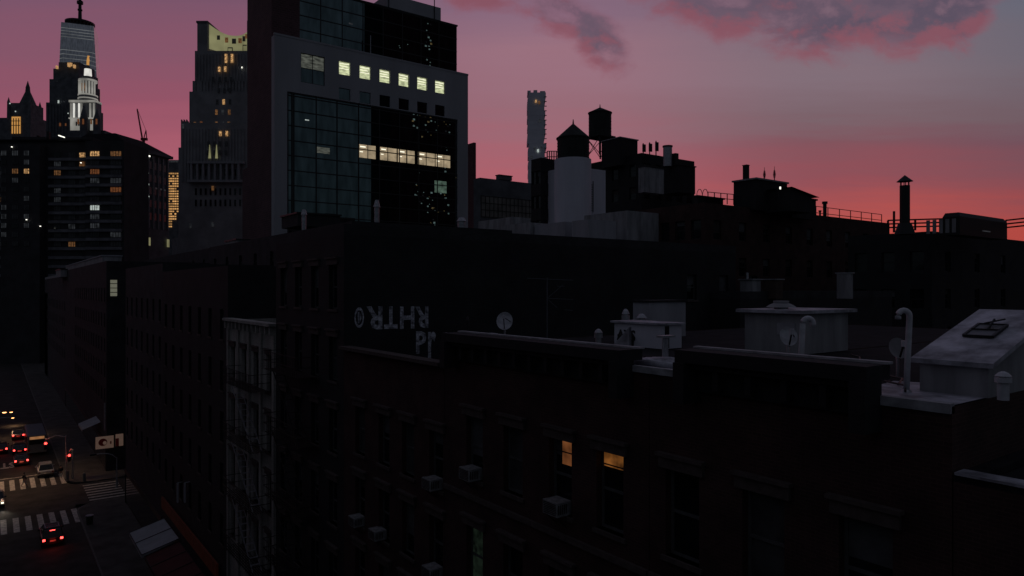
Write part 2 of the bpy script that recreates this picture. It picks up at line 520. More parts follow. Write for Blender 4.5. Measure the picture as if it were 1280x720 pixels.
        if parent is not None:
            o.parent = parent
            ORG[o.name] = org
        else:
            ORG[o.name] = Vector((0, 0, 0))
        return o

def tag(o, label, cat=None, group=None, kind=None):
    if label: o['label'] = label
    if cat: o['category'] = cat
    if group: o['group'] = group
    if kind: o['kind'] = kind
    return o
def thing(name, label, cat, loc=(0, 0, 0), rz=0.0, group=None):
    o = bpy.data.objects.new(name, None)
    o.empty_display_size = 0.5
    COL.objects.link(o)
    o.location = loc
    o.rotation_euler = (0, 0, rz)
    ORG[o.name] = Vector(loc)
    return tag(o, label, cat, group)
def struct(mb, name, m):
    return tag(mb.build(name, m), None, kind='structure')
def copy_tree(o, label=None, loc=None, rz=None):
    def rec(q, par):
        c = q.copy(); COL.objects.link(c)
        if par: c.parent = par
        for ch in list(q.children): rec(ch, c)
        return c
    r = rec(o, None)
    if label: r['label'] = label
    if loc is not None: r.location = loc
    if rz is not None: r.rotation_euler = (0, 0, rz)
    return r
def text_quads(txt, size, ext=0.01):
    """lettering as a small solid mesh: list of verts, faces in its own XY plane"""
    cu = bpy.data.curves.new('lettering', 'FONT')
    cu.body = txt; cu.size = size; cu.extrude = ext; cu.offset = 0.03 * size
    cu.resolution_u = 2
    ob = bpy.data.objects.new('lettering', cu)
    me = bpy.data.meshes.new_from_object(ob)
    vs = [v.co.copy() for v in me.vertices]; fs = [tuple(p.vertices) for p in me.polygons]
    bpy.data.objects.remove(ob); bpy.data.curves.remove(cu); bpy.data.meshes.remove(me)
    return vs, fs
def add_text(mb, txt, size, mtx, ext=0.01, sx=1.0):
    vs, fs = text_quads(txt, size, ext)
    i = len(mb.v)
    mb.v += [mtx @ Vector((v.x * sx, v.y, v.z)) for v in vs]
    mb.f += [tuple(i + k for k in f) for f in fs]

WR = random.Random(21)
blind_a = mat('grey roller blind', (0.10, 0.10, 0.105), 0.8, var=0.25, scale=2)
blind_b = mat('brown curtain', (0.05, 0.04, 0.035), 0.9, var=0.5, scale=5, streak=True)
def window(par, p0, p1, z0, z1, inset, fm=None, pm=None, sill=True, lintel=False, bars=(1, 1), fw_=0.06, curtain_m=None, off=0.1):
    """window between plan points p0,p1 (outside on the right p0->p1): frame part with a pane and a sill below it"""
    a = Vector((p0[0], p0[1], 0)); b = Vector((p1[0], p1[1], 0))
    d = (b - a).normalized(); Ln = (b - a).length
    n = Vector((d.y, -d.x, 0))                    # outward
    P = lambda t, z, o_: a + d * t + n * o_ + Vector((0, 0, z))
    def bx(mb, t0, t1, q0, q1, o0, o1):
        i = len(mb.v)
        mb.v += [P(t0, q0, o0), P(t1, q0, o0), P(t1, q0, o1), P(t0, q0, o1), P(t0, q1, o0), P(t1, q1, o0), P(t1, q1, o1), P(t0, q1, o1)]
        for f in ((0, 3, 2, 1), (4, 5, 6, 7), (0, 1, 5, 4), (1, 2, 6, 5), (2, 3, 7, 6), (3, 0, 4, 7)):
            mb.f.append(tuple(i + k for k in f))
    m = MB()
    o1 = -inset; o0 = -inset - 0.06
    bx(m, 0, fw_, z0, z1, o0, o1); bx(m, Ln - fw_, Ln, z0, z1, o0, o1)
    bx(m, fw_, Ln - fw_, z0, z0 + fw_, o0, o1); bx(m, fw_, Ln - fw_, z1 - fw_, z1, o0, o1)
    for k in range(1, bars[0] + 1):
        zz = z0 + (z1 - z0) * k / (bars[0] + 1)
        bx(m, fw_, Ln - fw_, zz - fw_ / 2, zz + fw_ / 2, o0, o1)
    for k in range(1, bars[1]):
        tt = Ln * k / bars[1]
        bx(m, tt - fw_ / 2, tt + fw_ / 2, z0 + fw_, z1 - fw_, o0 + 0.004, o1 - 0.004)
    w = m.build('window', fm or frame_wh, par)
    g = MB()
    g.quad(P(0, z0, -inset - 0.04), P(Ln, z0, -inset - 0.04), P(Ln, z1, -inset - 0.04), P(0, z1, -inset - 0.04))
    g.build('pane', pm or glass_dk, w)
    if curtain_m is None and pm is None and WR.random() < 0.55:
        hb_ = (z1 - z0) * WR.choice((0.25, 0.4, 0.5, 0.65))
        bl = MB(); bl.quad(P(fw_, z1 - hb_, -inset - 0.036), P(Ln - fw_, z1 - hb_, -inset - 0.036), P(Ln - fw_, z1 - fw_, -inset - 0.036), P(fw_, z1 - fw_, -inset - 0.036))
        bl.build('blind', WR.choice((blind_a, blind_b)), w)
    if sill:
        s_ = MB(); bx(s_, -0.1, Ln + 0.1, z0 - 0.12, z0, -inset, 0.07)
        s_.build('sill', sill_m, w)
    if lintel:
        s_ = MB(); bx(s_, -0.15, Ln + 0.15, z1 + 0.003, z1 + 0.28, -0.05, 0.09)
        bx(s_, -0.2, Ln + 0.2, z1 + 0.28, z1 + 0.36, -0.05, 0.17)
        s_.build('lintel', sill_m, w)
    return w

def rect(x0, x1, y0, y1): return [(x0, y0), (x1, y0), (x1, y1), (x0, y1)]

def building(name, label, cat, x0, x1, y0, y1, h, wm, roof_m=tar, win_x=(), win_y=(), parapet=0.45, wallm2=None, group=None,
             base=0.0, cop=None, skip_par=None):
    """box building on the street grid. win_x: openings of the street front (plane x0) as (ya,yb,za,zb,opts);
    win_y: openings of the side towards the camera (plane y0) as (xa,xb,za,zb,opts)"""
    r = thing(name, label, cat, (x0, y0, base), group=group)
    m = MB()
    # street front: walk from far to near so that outside is on the right
    hx = [(y1 - q[1], y1 - q[0], q[2], q[3]) for q in win_x]
    m.wall((x0, y1), (x0, y0), base, h, hx)
    hy = [(q[0] - x0, q[1] - x0, q[2], q[3]) for q in win_y]
    m.wall((x0, y0), (x1, y0), base, h, hy)
    m.quad((x1, y0, base), (x1, y1, base), (x1, y1, h), (x1, y0, h))
    m.quad((x1, y1, base), (x0, y1, base), (x0, y1, h), (x1, y1, h))
    wl = m.build('wall', wm, r)
    MB().quad((x0, y0, h - 0.02), (x1, y0, h - 0.02), (x1, y1, h - 0.02), (x0, y1, h - 0.02)).build('roof', roof_m, r)
    if parapet:
        t = 0.3
        p = MB()
        p.box(x0 + 0.004, x0 + t, y0 + 0.004, y1 - 0.004, h, h + parapet)
        p.box(x1 - t, x1, y0 + 0.004, y1 - 0.004, h, h + parapet)
        p.box(x0 + t, x1 - t, y0 + 0.004, y0 + t, h, h + parapet)
        p.box(x0 + t, x1 - t, y1 - t, y1 - 0.004, h, h + parapet)
        p.build('parapet', cop or wm, r)
    for q in win_x:
        o = q[4] if len(q) > 4 else {}
        window(r, (x0, q[1]), (x0, q[0]), q[2], q[3], 0.2, **o)
    for q in win_y:
        o = q[4] if len(q) > 4 else {}
        window(r, (q[0], y0), (q[1], y0), q[2], q[3], 0.2, **o)
    return r

def gdims(l, m, r, d, ytop):
    cx, cy = W(m, d)
    yb = YX(l, cx)
    xb = XY(r, cy)
    return cx, xb, cy, yb, Z(ytop, d)

# ================================================================== THE SETTING
XF = 13.0                      # plane of the street fronts
XC = 8.0                       # kerb
XL = -8.0
YI0, YI1 = 99.0, 109.5         # the cross street
m = MB().quad((-1500, -1500, -0.3), (9000, -1500, -0.3), (9000, 9000, -0.3), (-1500, 9000, -0.3))
struct(m, 'ground', asphalt)
m = MB().quad((XL, -40, -0.02), (XC, -40, -0.02), (XC, 420, -0.02), (XL, 420, -0.02))
struct(m, 'road', road_m)
m = MB().quad((XC, YI0, -0.02), (220, YI0, -0.02), (220, YI1, -0.02), (XC, YI1, -0.02))
m.quad((-90, YI0, -0.02), (XL, YI0, -0.02), (XL, YI1, -0.02), (-90, YI1, -0.02))
struct(m, 'cross_road', road_m)
def corner(xa, xb, ya, yb, rc, cornerat):
    """pavement rectangle with one rounded corner; cornerat = (sx, sy)"""
    pts = []
    for (cx, cy, sx, sy, a) in ((xa, ya, 1, 1, 180), (xb, ya, -1, 1, 270), (xb, yb, -1, -1, 0), (xa, yb, 1, -1, 90)):
        if (sx, sy) in cornerat:
            for k in range(9):
                an = R(a + 90 * k / 8)
                pts.append((cx + sx * rc + rc * math.cos(an), cy + sy * rc + rc * math.sin(an)))
        else:
            pts.append((cx, cy))
    return pts
for nm, args in (('pavement', (XC, 220, -40, YI0, 3.5, ((1, -1),))), ('pavement', (XC, 220, YI1, 420, 3.5, ((1, 1),))),
                 ('pavement', (-60, XL, -40, YI0, 3.5, ((-1, -1),))), ('pavement', (-60, XL, YI1, 420, 3.5, ((-1, 1),)))):
    pts = corner(*args)
    struct(MB().prism(pts, -0.25, 0.12), nm, walk_m)
    cen = Vector((sum(p[0] for p in pts) / len(pts), sum(p[1] for p in pts) / len(pts), 0))
    k = MB()
    xa, xb, ya, yb = args[:4]
    q = pts
    for a, b in zip(q, q[1:] + q[:1]):
        if (a[0] <= XC + 3.6 and b[0] <= XC + 3.6 and a[0] > 0) or (a[0] >= XL - 3.6 and b[0] >= XL - 3.6 and a[0] < 0) :
            k.bar((a[0], a[1], 0.05), (b[0], b[1], 0.05), 0.16)
    struct(k, 'kerb', kerb_m)
# painted markings: ladder crossings and lane lines
m = MB()
zz = -0.012
for i in range(14):
    x = XL + 0.9 + i * 1.12
    for (ya, yb) in ((91.6, 97.4), (110.8, 116.8)):
        m.quad((x, ya, zz), (x + 0.55, ya, zz), (x + 0.55, yb, zz), (x, yb, zz))
for i in range(7):
    y = YI0 + 0.9 + i * 1.3
    m.quad((XC + 1.6, y, zz), (XC + 5.6, y, zz), (XC + 5.6, y + 0.5, zz), (XC + 1.6, y + 0.5, zz))
m.quad((XL + 0.6, 90.6, zz), (0.0, 90.6, zz), (0.0, 91.0, zz), (XL + 0.6, 91.0, zz))
m.quad((0.2, 118.0, zz), (XC - 0.6, 118.0, zz), (XC - 0.6, 118.3, zz), (0.2, 118.3, zz))
tag(struct(m, 'crossing_markings', paint_w), None)
m = MB()
m.quad((-0.15, -30, zz), (-0.03, -30, zz), (-0.03, 90, zz), (-0.15, 90, zz))
m.quad((0.05, -30, zz), (0.17, -30, zz), (0.17, 90, zz), (0.05, 90, zz))
struct(m, 'lane_lines', paint_w)
m = MB()
gx, gy = ground(13, 583)
add_text(m, 'STOI', 2.3, Matrix.Translation((gx + 0.6, gy + 2.6, zz + 0.002)) @ Matrix.Rotation(R(180), 4, 'Z') @ Matrix.Diagonal((0.75, 2.2, 1, 1)), 0.001)
tag(m.build('road_lettering', paint_w), 'worn white painted letters on the road beyond the far zebra crossing', 'road marking')

# ================================================================== STREET ROW, near to far
Y_a = YX(1190, XF); Y_b = YX(812, XF); Y_c = YX(556, XF); Y_d = YX(430, XF); Y_e = YX(345, XF); Y_f = YX(285, XF)
HR = 24.0
floors_sill = [19.6, 15.9, 12.2, 8.5]
def bays(cs, sills, w=1.0, hh=2.1, sp=None, dim=(), **kw):
    out_ = []
    for si, s_ in enumerate(sills):
        for ci, c in enumerate(cs):
            o = dict(lintel=True, fw_=0.07)
            o.update(kw)
            if (ci, si) in dim: o['pm'] = glass_dim
            if sp and (ci, si) in sp: o.update(sp[(ci, si)])
            out_.append((c - w / 2, c + w / 2, s_, s_ + hh, o))
    return out_
# lowest roof at the right edge
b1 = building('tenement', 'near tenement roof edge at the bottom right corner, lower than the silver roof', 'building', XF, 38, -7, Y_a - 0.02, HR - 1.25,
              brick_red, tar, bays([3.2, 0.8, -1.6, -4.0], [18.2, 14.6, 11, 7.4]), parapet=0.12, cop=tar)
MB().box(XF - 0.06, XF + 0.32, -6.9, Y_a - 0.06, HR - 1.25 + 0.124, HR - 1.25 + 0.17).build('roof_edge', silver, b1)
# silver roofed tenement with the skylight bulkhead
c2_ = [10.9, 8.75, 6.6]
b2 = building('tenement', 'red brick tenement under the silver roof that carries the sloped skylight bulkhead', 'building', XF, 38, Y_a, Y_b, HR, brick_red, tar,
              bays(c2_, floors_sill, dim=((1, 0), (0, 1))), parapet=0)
# tenement with the two amber windows
c3_ = [YX(762, XF), YX(700, XF), YX(641, XF), YX(593, XF)]
sp3 = {(0, 0): dict(pm=glass_dk), (1, 1): dict(pm=glass_dim), (3, 1): dict(pm=lit_curtain)}
b3 = building('tenement', 'red brick tenement whose upper floor has two small amber lit windows', 'building', XF, 38, Y_b + 0.02, Y_c, HR, brick_red, tar,
              bays(c3_, floors_sill, sp=sp3, dim=((2, 0), (3, 2), (0, 2))), parapet=0)
# light in the upper sashes of two windows of that floor
for i, (ci, hgt, part) in enumerate(((1, 0.66, 'a'), (0, 0.36, 'b'))):
    c = c3_[ci]
    zt = 19.6 + 2.1
    q = MB().quad((XF + 0.22, c - 0.43, zt - 0.1 - hgt), (XF + 0.22, c + (0.15 if i == 0 else 0.43), zt - 0.1 - hgt), (XF + 0.22, c + (0.15 if i == 0 else 0.43), zt - 0.1), (XF + 0.22, c - 0.43, zt - 0.1))
    w_ = q.build('lit_sash', lit_orange if i == 0 else lit_sash_a, b3)
    MB().box(XF + 0.20, XF + 0.215, c - 0.43, c + 0.43, zt - 0.42, zt - 0.385).build('glazing_bar', frame_dk, w_)
# doorless rooms behind: floor cornices (string courses)
def stringcourse(par, ya, yb, zs, m_=sill_m):
    for z_ in zs:
        MB().box(XF - 0.1, XF - 0.004, ya + 0.02, yb - 0.02, z_, z_ + 0.16).build('string_course', m_, par)
stringcourse(b3, Y_b, Y_c, [18.9, 6.4]); stringcourse(b2, Y_a, Y_b, [18.9, 6.4])
# cornices: deep boxes with brackets, pale cap
def cornice(par, ya, yb, ztop, depth=0.55, hh=0.95, cap=coping):
    m_ = MB()
    m_.box(XF - depth, XF + 0.3, ya, yb, ztop - 0.28, ztop)
    m_.box(XF - depth * 0.7, XF - 0.004, ya + 0.05, yb - 0.05, ztop - 0.42, ztop - 0.28)
    m_.box(XF - 0.12, XF - 0.004, ya + 0.05, yb - 0.05, ztop - hh, ztop - 0.42)
    n_ = max(3, int((yb - ya) / 0.75))
    for k in range(n_ + 1):
        y = ya + 0.12 + (yb - ya - 0.24) * k / n_
        m_.box(XF - depth * 0.62, XF - 0.12, y - 0.07, y + 0.07, ztop - hh + 0.1, ztop - 0.42)
    for y in (ya, yb - 0.3):                       # end blocks
        m_.box(XF - depth - 0.06, XF - 0.006, y, y + 0.3, ztop - hh - 0.25, ztop - 0.282)
    cn = m_.build('cornice', cornice_m, par)
    MB().box(XF + 0.14, XF + 0.34, ya - 0.04, yb + 0.04, ztop + 0.002, ztop + 0.045).build('coping', cap, cn)
    return cn
ZC = Z(434, fX(845, XF))
cornice(b2, YX(1085, XF - 0.5), YX(845, XF - 0.5), ZC)
cornice(b3, YX(775, XF - 0.5), YX(553, XF - 0.5), Z(438, fX(775, XF - 0.5)))
# thin roof-edge trim where the cornice is missing
MB().box(XF - 0.06, XF + 0.1, YX(845, XF) + 0.05, YX(775, XF) - 0.1, HR - 0.1, HR + 0.06).build('roof_edge', coping, b3)
MB().box(XF - 0.06, XF + 0.1, Y_a, YX(1090, XF) - 0.05, HR - 0.12, HR + 0.05).build('roof_edge', coping, b2)

m = MB().quad((XF + 0.1, Y_a + 0.05, HR + 0.004), (XF + 3.4, Y_a + 0.05, HR + 0.004), (XF + 2.6, YX(1100, XF + 2), HR + 0.004), (XF + 0.1, YX(1062, XF + 0.1), HR + 0.004))
m.build('silver_patch', silver, b2)
MB().quad((XF + 0.32, YX(845, XF) - 0.3, HR + 0.004), (XF + 2.6, YX(845, XF + 2.0) - 0.6, HR + 0.004), (XF + 2.6, YX(778, XF + 1), HR + 0.004), (XF + 0.32, YX(775, XF) + 0.4, HR + 0.004)).build('silver_patch', silver, b3)
# lower red brick house
c4_ = [YX(545, XF), YX(510, XF), YX(480, XF), YX(450, XF)]
s4 = [18.7, 15.6, 12.5, 9.4]
b4h = Z(436, fX(430, XF)) - 0.75
b4 = building('tenement', 'lower dark red brick tenement with a thin reddish roof ledge below the graffiti wall', 'building', XF, 33, Y_c + 0.02, Y_d, b4h, brick_red, tar,
              bays(c4_, s4, sp={(3, 0): dict(pm=glass_dim)}, dim=((1, 0),)), parapet=0)
MB().box(XF + 0.004, XF + 0.3, Y_c + 0.03, Y_d - 0.02, b4h, Z(436, fX(430, XF))).build('parapet', brick_red, b4)
MB().box(XF - 0.28, XF + 0.31, Y_c + 0.03, Y_d - 0.02, Z(436, fX(430, XF)), Z(436, fX(430, XF)) + 0.14).build('ledge', sill_m, b4)
# tall dark house whose side wall carries the graffiti
zt5 = Z(293, fX(430, XF))
c5_ = [31.6, 33.7, 35.8, 37.9]
c5_ = [Y_d + 1.3 + k * (Y_e - Y_d - 2.6) / 3 for k in range(4)]
s5 = [25.0, 21.6, 18.2, 14.8, 11.4, 8.0]
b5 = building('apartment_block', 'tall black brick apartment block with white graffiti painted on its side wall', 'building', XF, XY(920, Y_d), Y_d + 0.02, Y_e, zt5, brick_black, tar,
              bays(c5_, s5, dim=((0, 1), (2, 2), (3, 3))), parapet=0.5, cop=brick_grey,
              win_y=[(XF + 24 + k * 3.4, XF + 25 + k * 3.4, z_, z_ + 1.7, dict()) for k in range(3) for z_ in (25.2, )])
# cream front house
s6 = [19.9, 16.4, 12.9, 9.4]
c6_ = [Y_e + 1.2 + k * (Y_f - Y_e - 2.4) / 3 for k in range(4)]
b6 = building('tenement', 'narrow tenement with a cream painted upper front and a fire escape', 'building', XF, 36, Y_e + 0.02, Y_f, Z(403, fX(285, XF)) - 0.3, cream, tar,
              bays(c6_, s6, w=1.05, hh=2.2, fm=frame_dk), parapet=0.5)
cm = MB()
zt6 = Z(403, fX(285, XF)) + 0.2
cm.box(XF - 0.4, XF + 0.3, Y_e + 0.05, Y_f - 0.02, zt6 - 0.05, zt6 + 0.12)
for k in range(12):
    y = Y_e + 0.3 + k * (Y_f - Y_e - 0.6) / 11
    cm.box(XF - 0.3, XF - 0.004, y - 0.08, y + 0.08, zt6 - 0.55, zt6 - 0.05)
cm.build('cornice', cream, b6)
pm_ = MB()
for k in range(5):
    y = Y_e + 0.25 + k * (Y_f - Y_e - 0.5) / 4
    pm_.box(XF - 0.12, XF - 0.004, y - 0.18, y + 0.18, 5.5, zt6 - 0.56)
pm_.build('pilaster_strips', cream, b6)
# fire escape on it
def fire_escape(par, ya, yb, levels):
    m_ = MB()
    for z_ in levels:
        for k in range(8):
            x = XF - 0.15 - k * 0.13
            m_.box(x - 0.025, x + 0.025, ya, yb, z_, z_ + 0.03)
        for zr in (0.5, 1.0):
            m_.bar((XF - 1.15, ya, z_ + zr), (XF - 1.15, yb, z_ + zr), 0.035)
            for y in (ya, yb):
                m_.bar((XF - 1.15, y, z_ + zr), (XF - 0.005, y, z_ + zr), 0.035)
        n_ = int((yb - ya) / 0.3)
        for k in range(n_ + 1):
            y = ya + (yb - ya) * k / n_
            m_.bar((XF - 1.15, y, z_), (XF - 1.15, y, z_ + 1.0), 0.022)
    fe = m_.build('fire_escape', metal_dk, par)
    for i_, (za, zb) in enumerate(zip(levels[1:], levels)):
        l_ = MB()
        y0_, y1_ = (ya + 0.5, yb - 0.7)
        for dx in (0.35, 0.85):
            l_.bar((XF - dx, y0_, za), (XF - dx, y1_, zb), 0.05)
        for k in range(1, 12):
            f_ = k / 12
            y = y0_ + (y1_ - y0_) * f_; z_ = za + (zb - za) * f_
            l_.box(XF - 0.85, XF - 0.35, y - 0.09, y + 0.09, z_, z_ + 0.02)
        l_.build('ladder', metal_dk if par is b5 else metal_gr, fe)
fire_escape(b6, Y_e + 1.0, Y_f - 3.2, [20.0, 16.5, 13.0, 9.5])
fire_escape(b5, Y_d + 3.0, Y_e - 1.4, [21.6, 18.2, 14.8, 11.4, 8.0])
# long dark house up to the corner
Y7 = YX(157, XF)
ym = (Y_f + Y7) / 2
c7_ = [Y_f + 1.6 + k * (ym - Y_f - 3.2) / 6 for k in range(7)]
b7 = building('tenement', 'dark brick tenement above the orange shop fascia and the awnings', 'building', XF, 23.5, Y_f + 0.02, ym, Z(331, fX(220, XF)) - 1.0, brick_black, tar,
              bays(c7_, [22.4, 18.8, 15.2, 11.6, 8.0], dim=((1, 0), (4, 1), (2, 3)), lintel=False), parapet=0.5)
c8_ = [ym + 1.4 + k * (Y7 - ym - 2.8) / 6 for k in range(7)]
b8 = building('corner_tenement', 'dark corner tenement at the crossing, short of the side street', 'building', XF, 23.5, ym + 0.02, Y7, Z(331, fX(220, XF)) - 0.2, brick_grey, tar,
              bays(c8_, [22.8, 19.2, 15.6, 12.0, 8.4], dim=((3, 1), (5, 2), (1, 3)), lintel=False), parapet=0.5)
# shopfronts of the row: each house gets its own
def shopfront(par, ya, yb, zt=4.3, m_=metal_dk, x=XF):
    s_ = MB()
    s_.box(x - 0.12, x - 0.004, ya + 0.15, yb - 0.15, zt - 0.6, zt)
    s_.box(x - 0.1, x - 0.004, ya + 0.15, ya + 0.4, 0.12, zt - 0.6)
    s_.box(x - 0.1, x - 0.004, yb - 0.4, yb - 0.15, 0.12, zt - 0.6)
    o_ = s_.build('shopfront', m_, par)
    g_ = MB(); g_.box(x - 0.05, x - 0.006, ya + 0.4, yb - 0.4, 0.5, zt - 0.6)
    g_.build('pane', glass_dk, o_)
for par, ya, yb in ((b1, -7, Y_a), (b2, Y_a, Y_b), (b3, Y_b, Y_c), (b4, Y_c, Y_d), (b5, Y_d, Y_e), (b6, Y_e, Y_f), (b7, Y_f, ym), (b8, ym, Y7)):
    shopfront(par, ya, yb)

# long orange fascia and the awnings
fz = Z(668, fX(240, XF))
ya, yb = YX(276, XF), YX(206, XF)
m = MB().box(XF - 0.3, XF - 0.15, ya, yb, fz - 0.55, fz + 0.45)
fa = tag(m.build('shop_fascia', fascia_o), 'long orange red shop fascia running along the dark front above the awnings', 'shop sign')
def awning(label, ya, yb, z1, out_, drop, m_, n=1):
    r_ = thing('awning', label, 'awning', (XF, (ya + yb) / 2, z1), group='awnings over the pavement')
    a = MB()
    a.quad((XF - 0.13, ya, z1), (XF - 0.13, yb, z1), (XF - out_, yb, z1 - drop), (XF - out_, ya, z1 - drop))
    a.quad((XF - out_, ya, z1 - drop), (XF - out_, yb, z1 - drop), (XF - out_, yb, z1 - drop - 0.25), (XF - out_, ya, z1 - drop - 0.25))
    a.quad((XF - 0.13, ya, z1), (XF - out_, ya, z1 - drop), (XF - out_, ya, z1 - drop - 0.25))
    a.quad((XF - 0.13, yb, z1), (XF - out_, yb, z1 - drop), (XF - out_, yb, z1 - drop - 0.25))
    a.build('canvas', m_, r_)
    f_ = MB()
    for k in range(n + 2):
        y = ya + (yb - ya) * k / (n + 1)
        f_.bar((XF - 0.14, y, z1 + 0.03), (XF - out_, y, z1 - drop + 0.03), 0.05)
    f_.bar((XF - out_, ya, z1 - drop + 0.02), (XF - out_, yb, z1 - drop + 0.02), 0.05)
    f_.build('frame', metal_dk, r_)
    return r_
d_ = fX(215, XF)
aw_z = 4.55
ya_w = YX(226, XF); yb_w = ya_w + 6.6
awning('white canvas awning at the far end of the red one, lit pale in the dark', ya_w, yb_w, aw_z, 3.0, 0.75, awn_w, 1)
awning('dark red canvas awning on the pavement side, nearer than the white one', YX(292, XF), ya_w - 0.1, aw_z - 0.2, 2.8, 0.7, awn_r, 5)
for k, (p_, dz_) in enumerate(((222, 0), (231, 0.1))):  # thin white boxes stand for two pale upright streaks on the front
    y = YX(p_, XF - 0.4)
    d_ = fX(p_, XF - 0.4)
    za, zb = Z(628, d_), Z(604, d_)
    r_ = MB().box(XF - 0.46, XF - 0.34, y - 0.12, y + 0.12, za, zb)
    r_.bar((XF - 0.4, y, zb + 0.05), (XF - 0.005, y, zb + 0.05), 0.05)
    tag(r_.build('strip', awn_w), ('left' if k == 0 else 'right') + ' one of two thin white upright strips above the white awning', 'strip', 'thin pale strips on the dark front')

# air conditioners in the windows
def make_ac(label, yc, z0, x=XF):
    r_ = thing('air_conditioner', label, 'air conditioner', (x, yc, z0), group='window air conditioners on the brick fronts')
    MB().box(-0.42, 0.12, -0.32, 0.32, 0.02, 0.42).build('housing', ac_m, r_, local=True, bevel=0.015)
    g_ = MB()
    for k in range(7):
        g_.box(-0.435, -0.422, -0.27, 0.27, 0.07 + k * 0.048, 0.09 + k * 0.048)
    for s_ in (-1, 1):
        for k in range(5):
            g_.box(-0.38 + k * 0.07, -0.35 + k * 0.07, s_ * 0.322, s_ * 0.334, 0.1, 0.36)
    g_.build('grille', metal_dk, r_, local=True)
    b_ = MB().bar((-0.36, -0.2, 0.0), (0.0, -0.2, -0.32), 0.03).bar((-0.36, 0.2, 0.0), (0.0, 0.2, -0.32), 0.03)
    b_.build('bracket', metal_dk, r_, local=True)
    return r_
ac = make_ac('pale air conditioner under the left amber lit window', c3_[1] - 0.05, floors_sill[0])
copy_tree(ac, 'pale air conditioner in the upper floor window farthest left of the amber windows', (XF, c3_[3], floors_sill[0]))
copy_tree(ac, 'pale air conditioner in the lower red tenement, just left of the taller front', (XF, c4_[0], s4[0]))
copy_tree(ac, 'pale air conditioner at the bottom edge of the photo, one floor below another', (XF, c4_[0], s4[1] - 0.1))
copy_tree(ac, 'small air conditioner left in the dark front beside a dim pale window', (XF, c4_[2] + 0.3, s4[1]))
copy_tree(ac, 'air conditioner lower down the far part of the lower red tenement', (XF, c4_[3], s4[1]))

# graffiti on the side wall: upside down roller letters
Yw = Y_d + 0.02 - 0.012
def wall_text(txt, px0, px1, py_top, py_bot, flip, m_):
    xa, xb = XY(px0, Yw), XY(px1, Yw)
    d0 = fY((px0 + px1) / 2, Yw)
    zt_, zb_ = Z(py_top, d0), Z(py_bot, d0)
    vs, fs = text_quads(txt, 1.0, 0.0)
    x0, x1 = min(v.x for v in vs), max(v.x for v in vs); y0, y1 = min(v.y for v in vs), max(v.y for v in vs)
    i = len(m_.v)
    for v_ in vs:
        a = (v_.x - x0) / (x1 - x0); b = (v_.y - y0) / (y1 - y0)
        if flip: a, b = 1 - a, 1 - b
        m_.v.append(Vector((xa + (xb - xa) * a, Yw, zb_ + (zt_ - zb_) * b)))
    m_.f += [tuple(i + k for k in f) for f in fs]
g1 = MB()
wall_text('R', 519, 535.5, 383, 410, True, g1)
wall_text('H', 500, 518, 383, 411, True, g1)
wall_text('T', 480, 497, 383, 411, True, g1)
wall_text('R', 458, 478, 383, 412, True, g1)
d0 = fY(449, Yw)
cx, cz = XY(449, Yw), Z(397, d0)
rx, rz_ = (XY(455, Yw) - XY(443, Yw)) / 2, (Z(385, d0) - Z(411, d0)) / 2
for k in range(20):
    a0, a1 = 2 * math.pi * k / 20, 2 * math.pi * (k + 1) / 20
    g1.quad(*[(cx + rx * f_ * math.cos(a), Yw, cz + rz_ * f_ * math.sin(a)) for f_, a in ((1, a0), (1, a1), (0.72, a1), (0.72, a0))])
g1.quad((cx - rx * 0.3, Yw, cz - rz_ * 0.55), (cx + rx * 0.05, Yw, cz - rz_ * 0.55), (cx + rx * 0.05, Yw, cz + rz_ * 0.55), (cx - rx * 0.3, Yw, cz + rz_ * 0.55))
g1.quad((cx + rx * 0.15, Yw, cz - rz_ * 0.5), (cx + rx * 0.45, Yw, cz - rz_ * 0.1), (cx + rx * 0.45, Yw, cz + rz_ * 0.5), (cx + rx * 0.15, Yw, cz + rz_ * 0.2))
g1.build('graffiti', graf_w, b5)
g2 = MB()
wall_text('P', 520, 533, 414, 442, False, g2)
wall_text('r', 535, 545, 414, 448, False, g2)
g2.build('graffiti', graf_w, b5)

# ================================================================== THINGS ON THE SILVER ROOF
def on_roof(px, py, z=HR): return ground(px, py, z)
# sloped skylight bulkhead
xe = None
d_e = fX(1138, 14.4); 
xw = 14.4
yl, yr_ = YX(1138, xw), YX(1214, xw)
d_l = fX(1138, xw)
z_e = Z(447, d_l)
xk = XY(1222, yl); z_k = Z(388, fY(1222, yl))
bk = thing('stair_bulkhead', 'pale stair bulkhead with a sloping silver roof and skylight at the right edge', 'bulkhead', (xw, yl, HR))
m = MB()
ww = 0.12
pts_l = [(xw + ww, HR), (xk, HR), (xk, z_k - 0.1), (xw + ww, z_e - 0.1)]
i = len(m.v)
yn = yr_ - 0.35
for y in (yl - ww, yn + ww):
    m.v += [Vector((p[0], y, p[1])) for p in pts_l]
m.f += [(i, i + 1, i + 2, i + 3), (i + 7, i + 6, i + 5, i + 4), (i, i + 3, i + 7, i + 4), (i + 1, i + 5, i + 6, i + 2), (i + 3, i + 2, i + 6, i + 7)]
m.build('wall', stucco_dirty, bk)
m = MB()
pr = [(xw, z_e), (xk + 0.1, z_k + (z_k - z_e) / (xk - xw) * 0.1)]
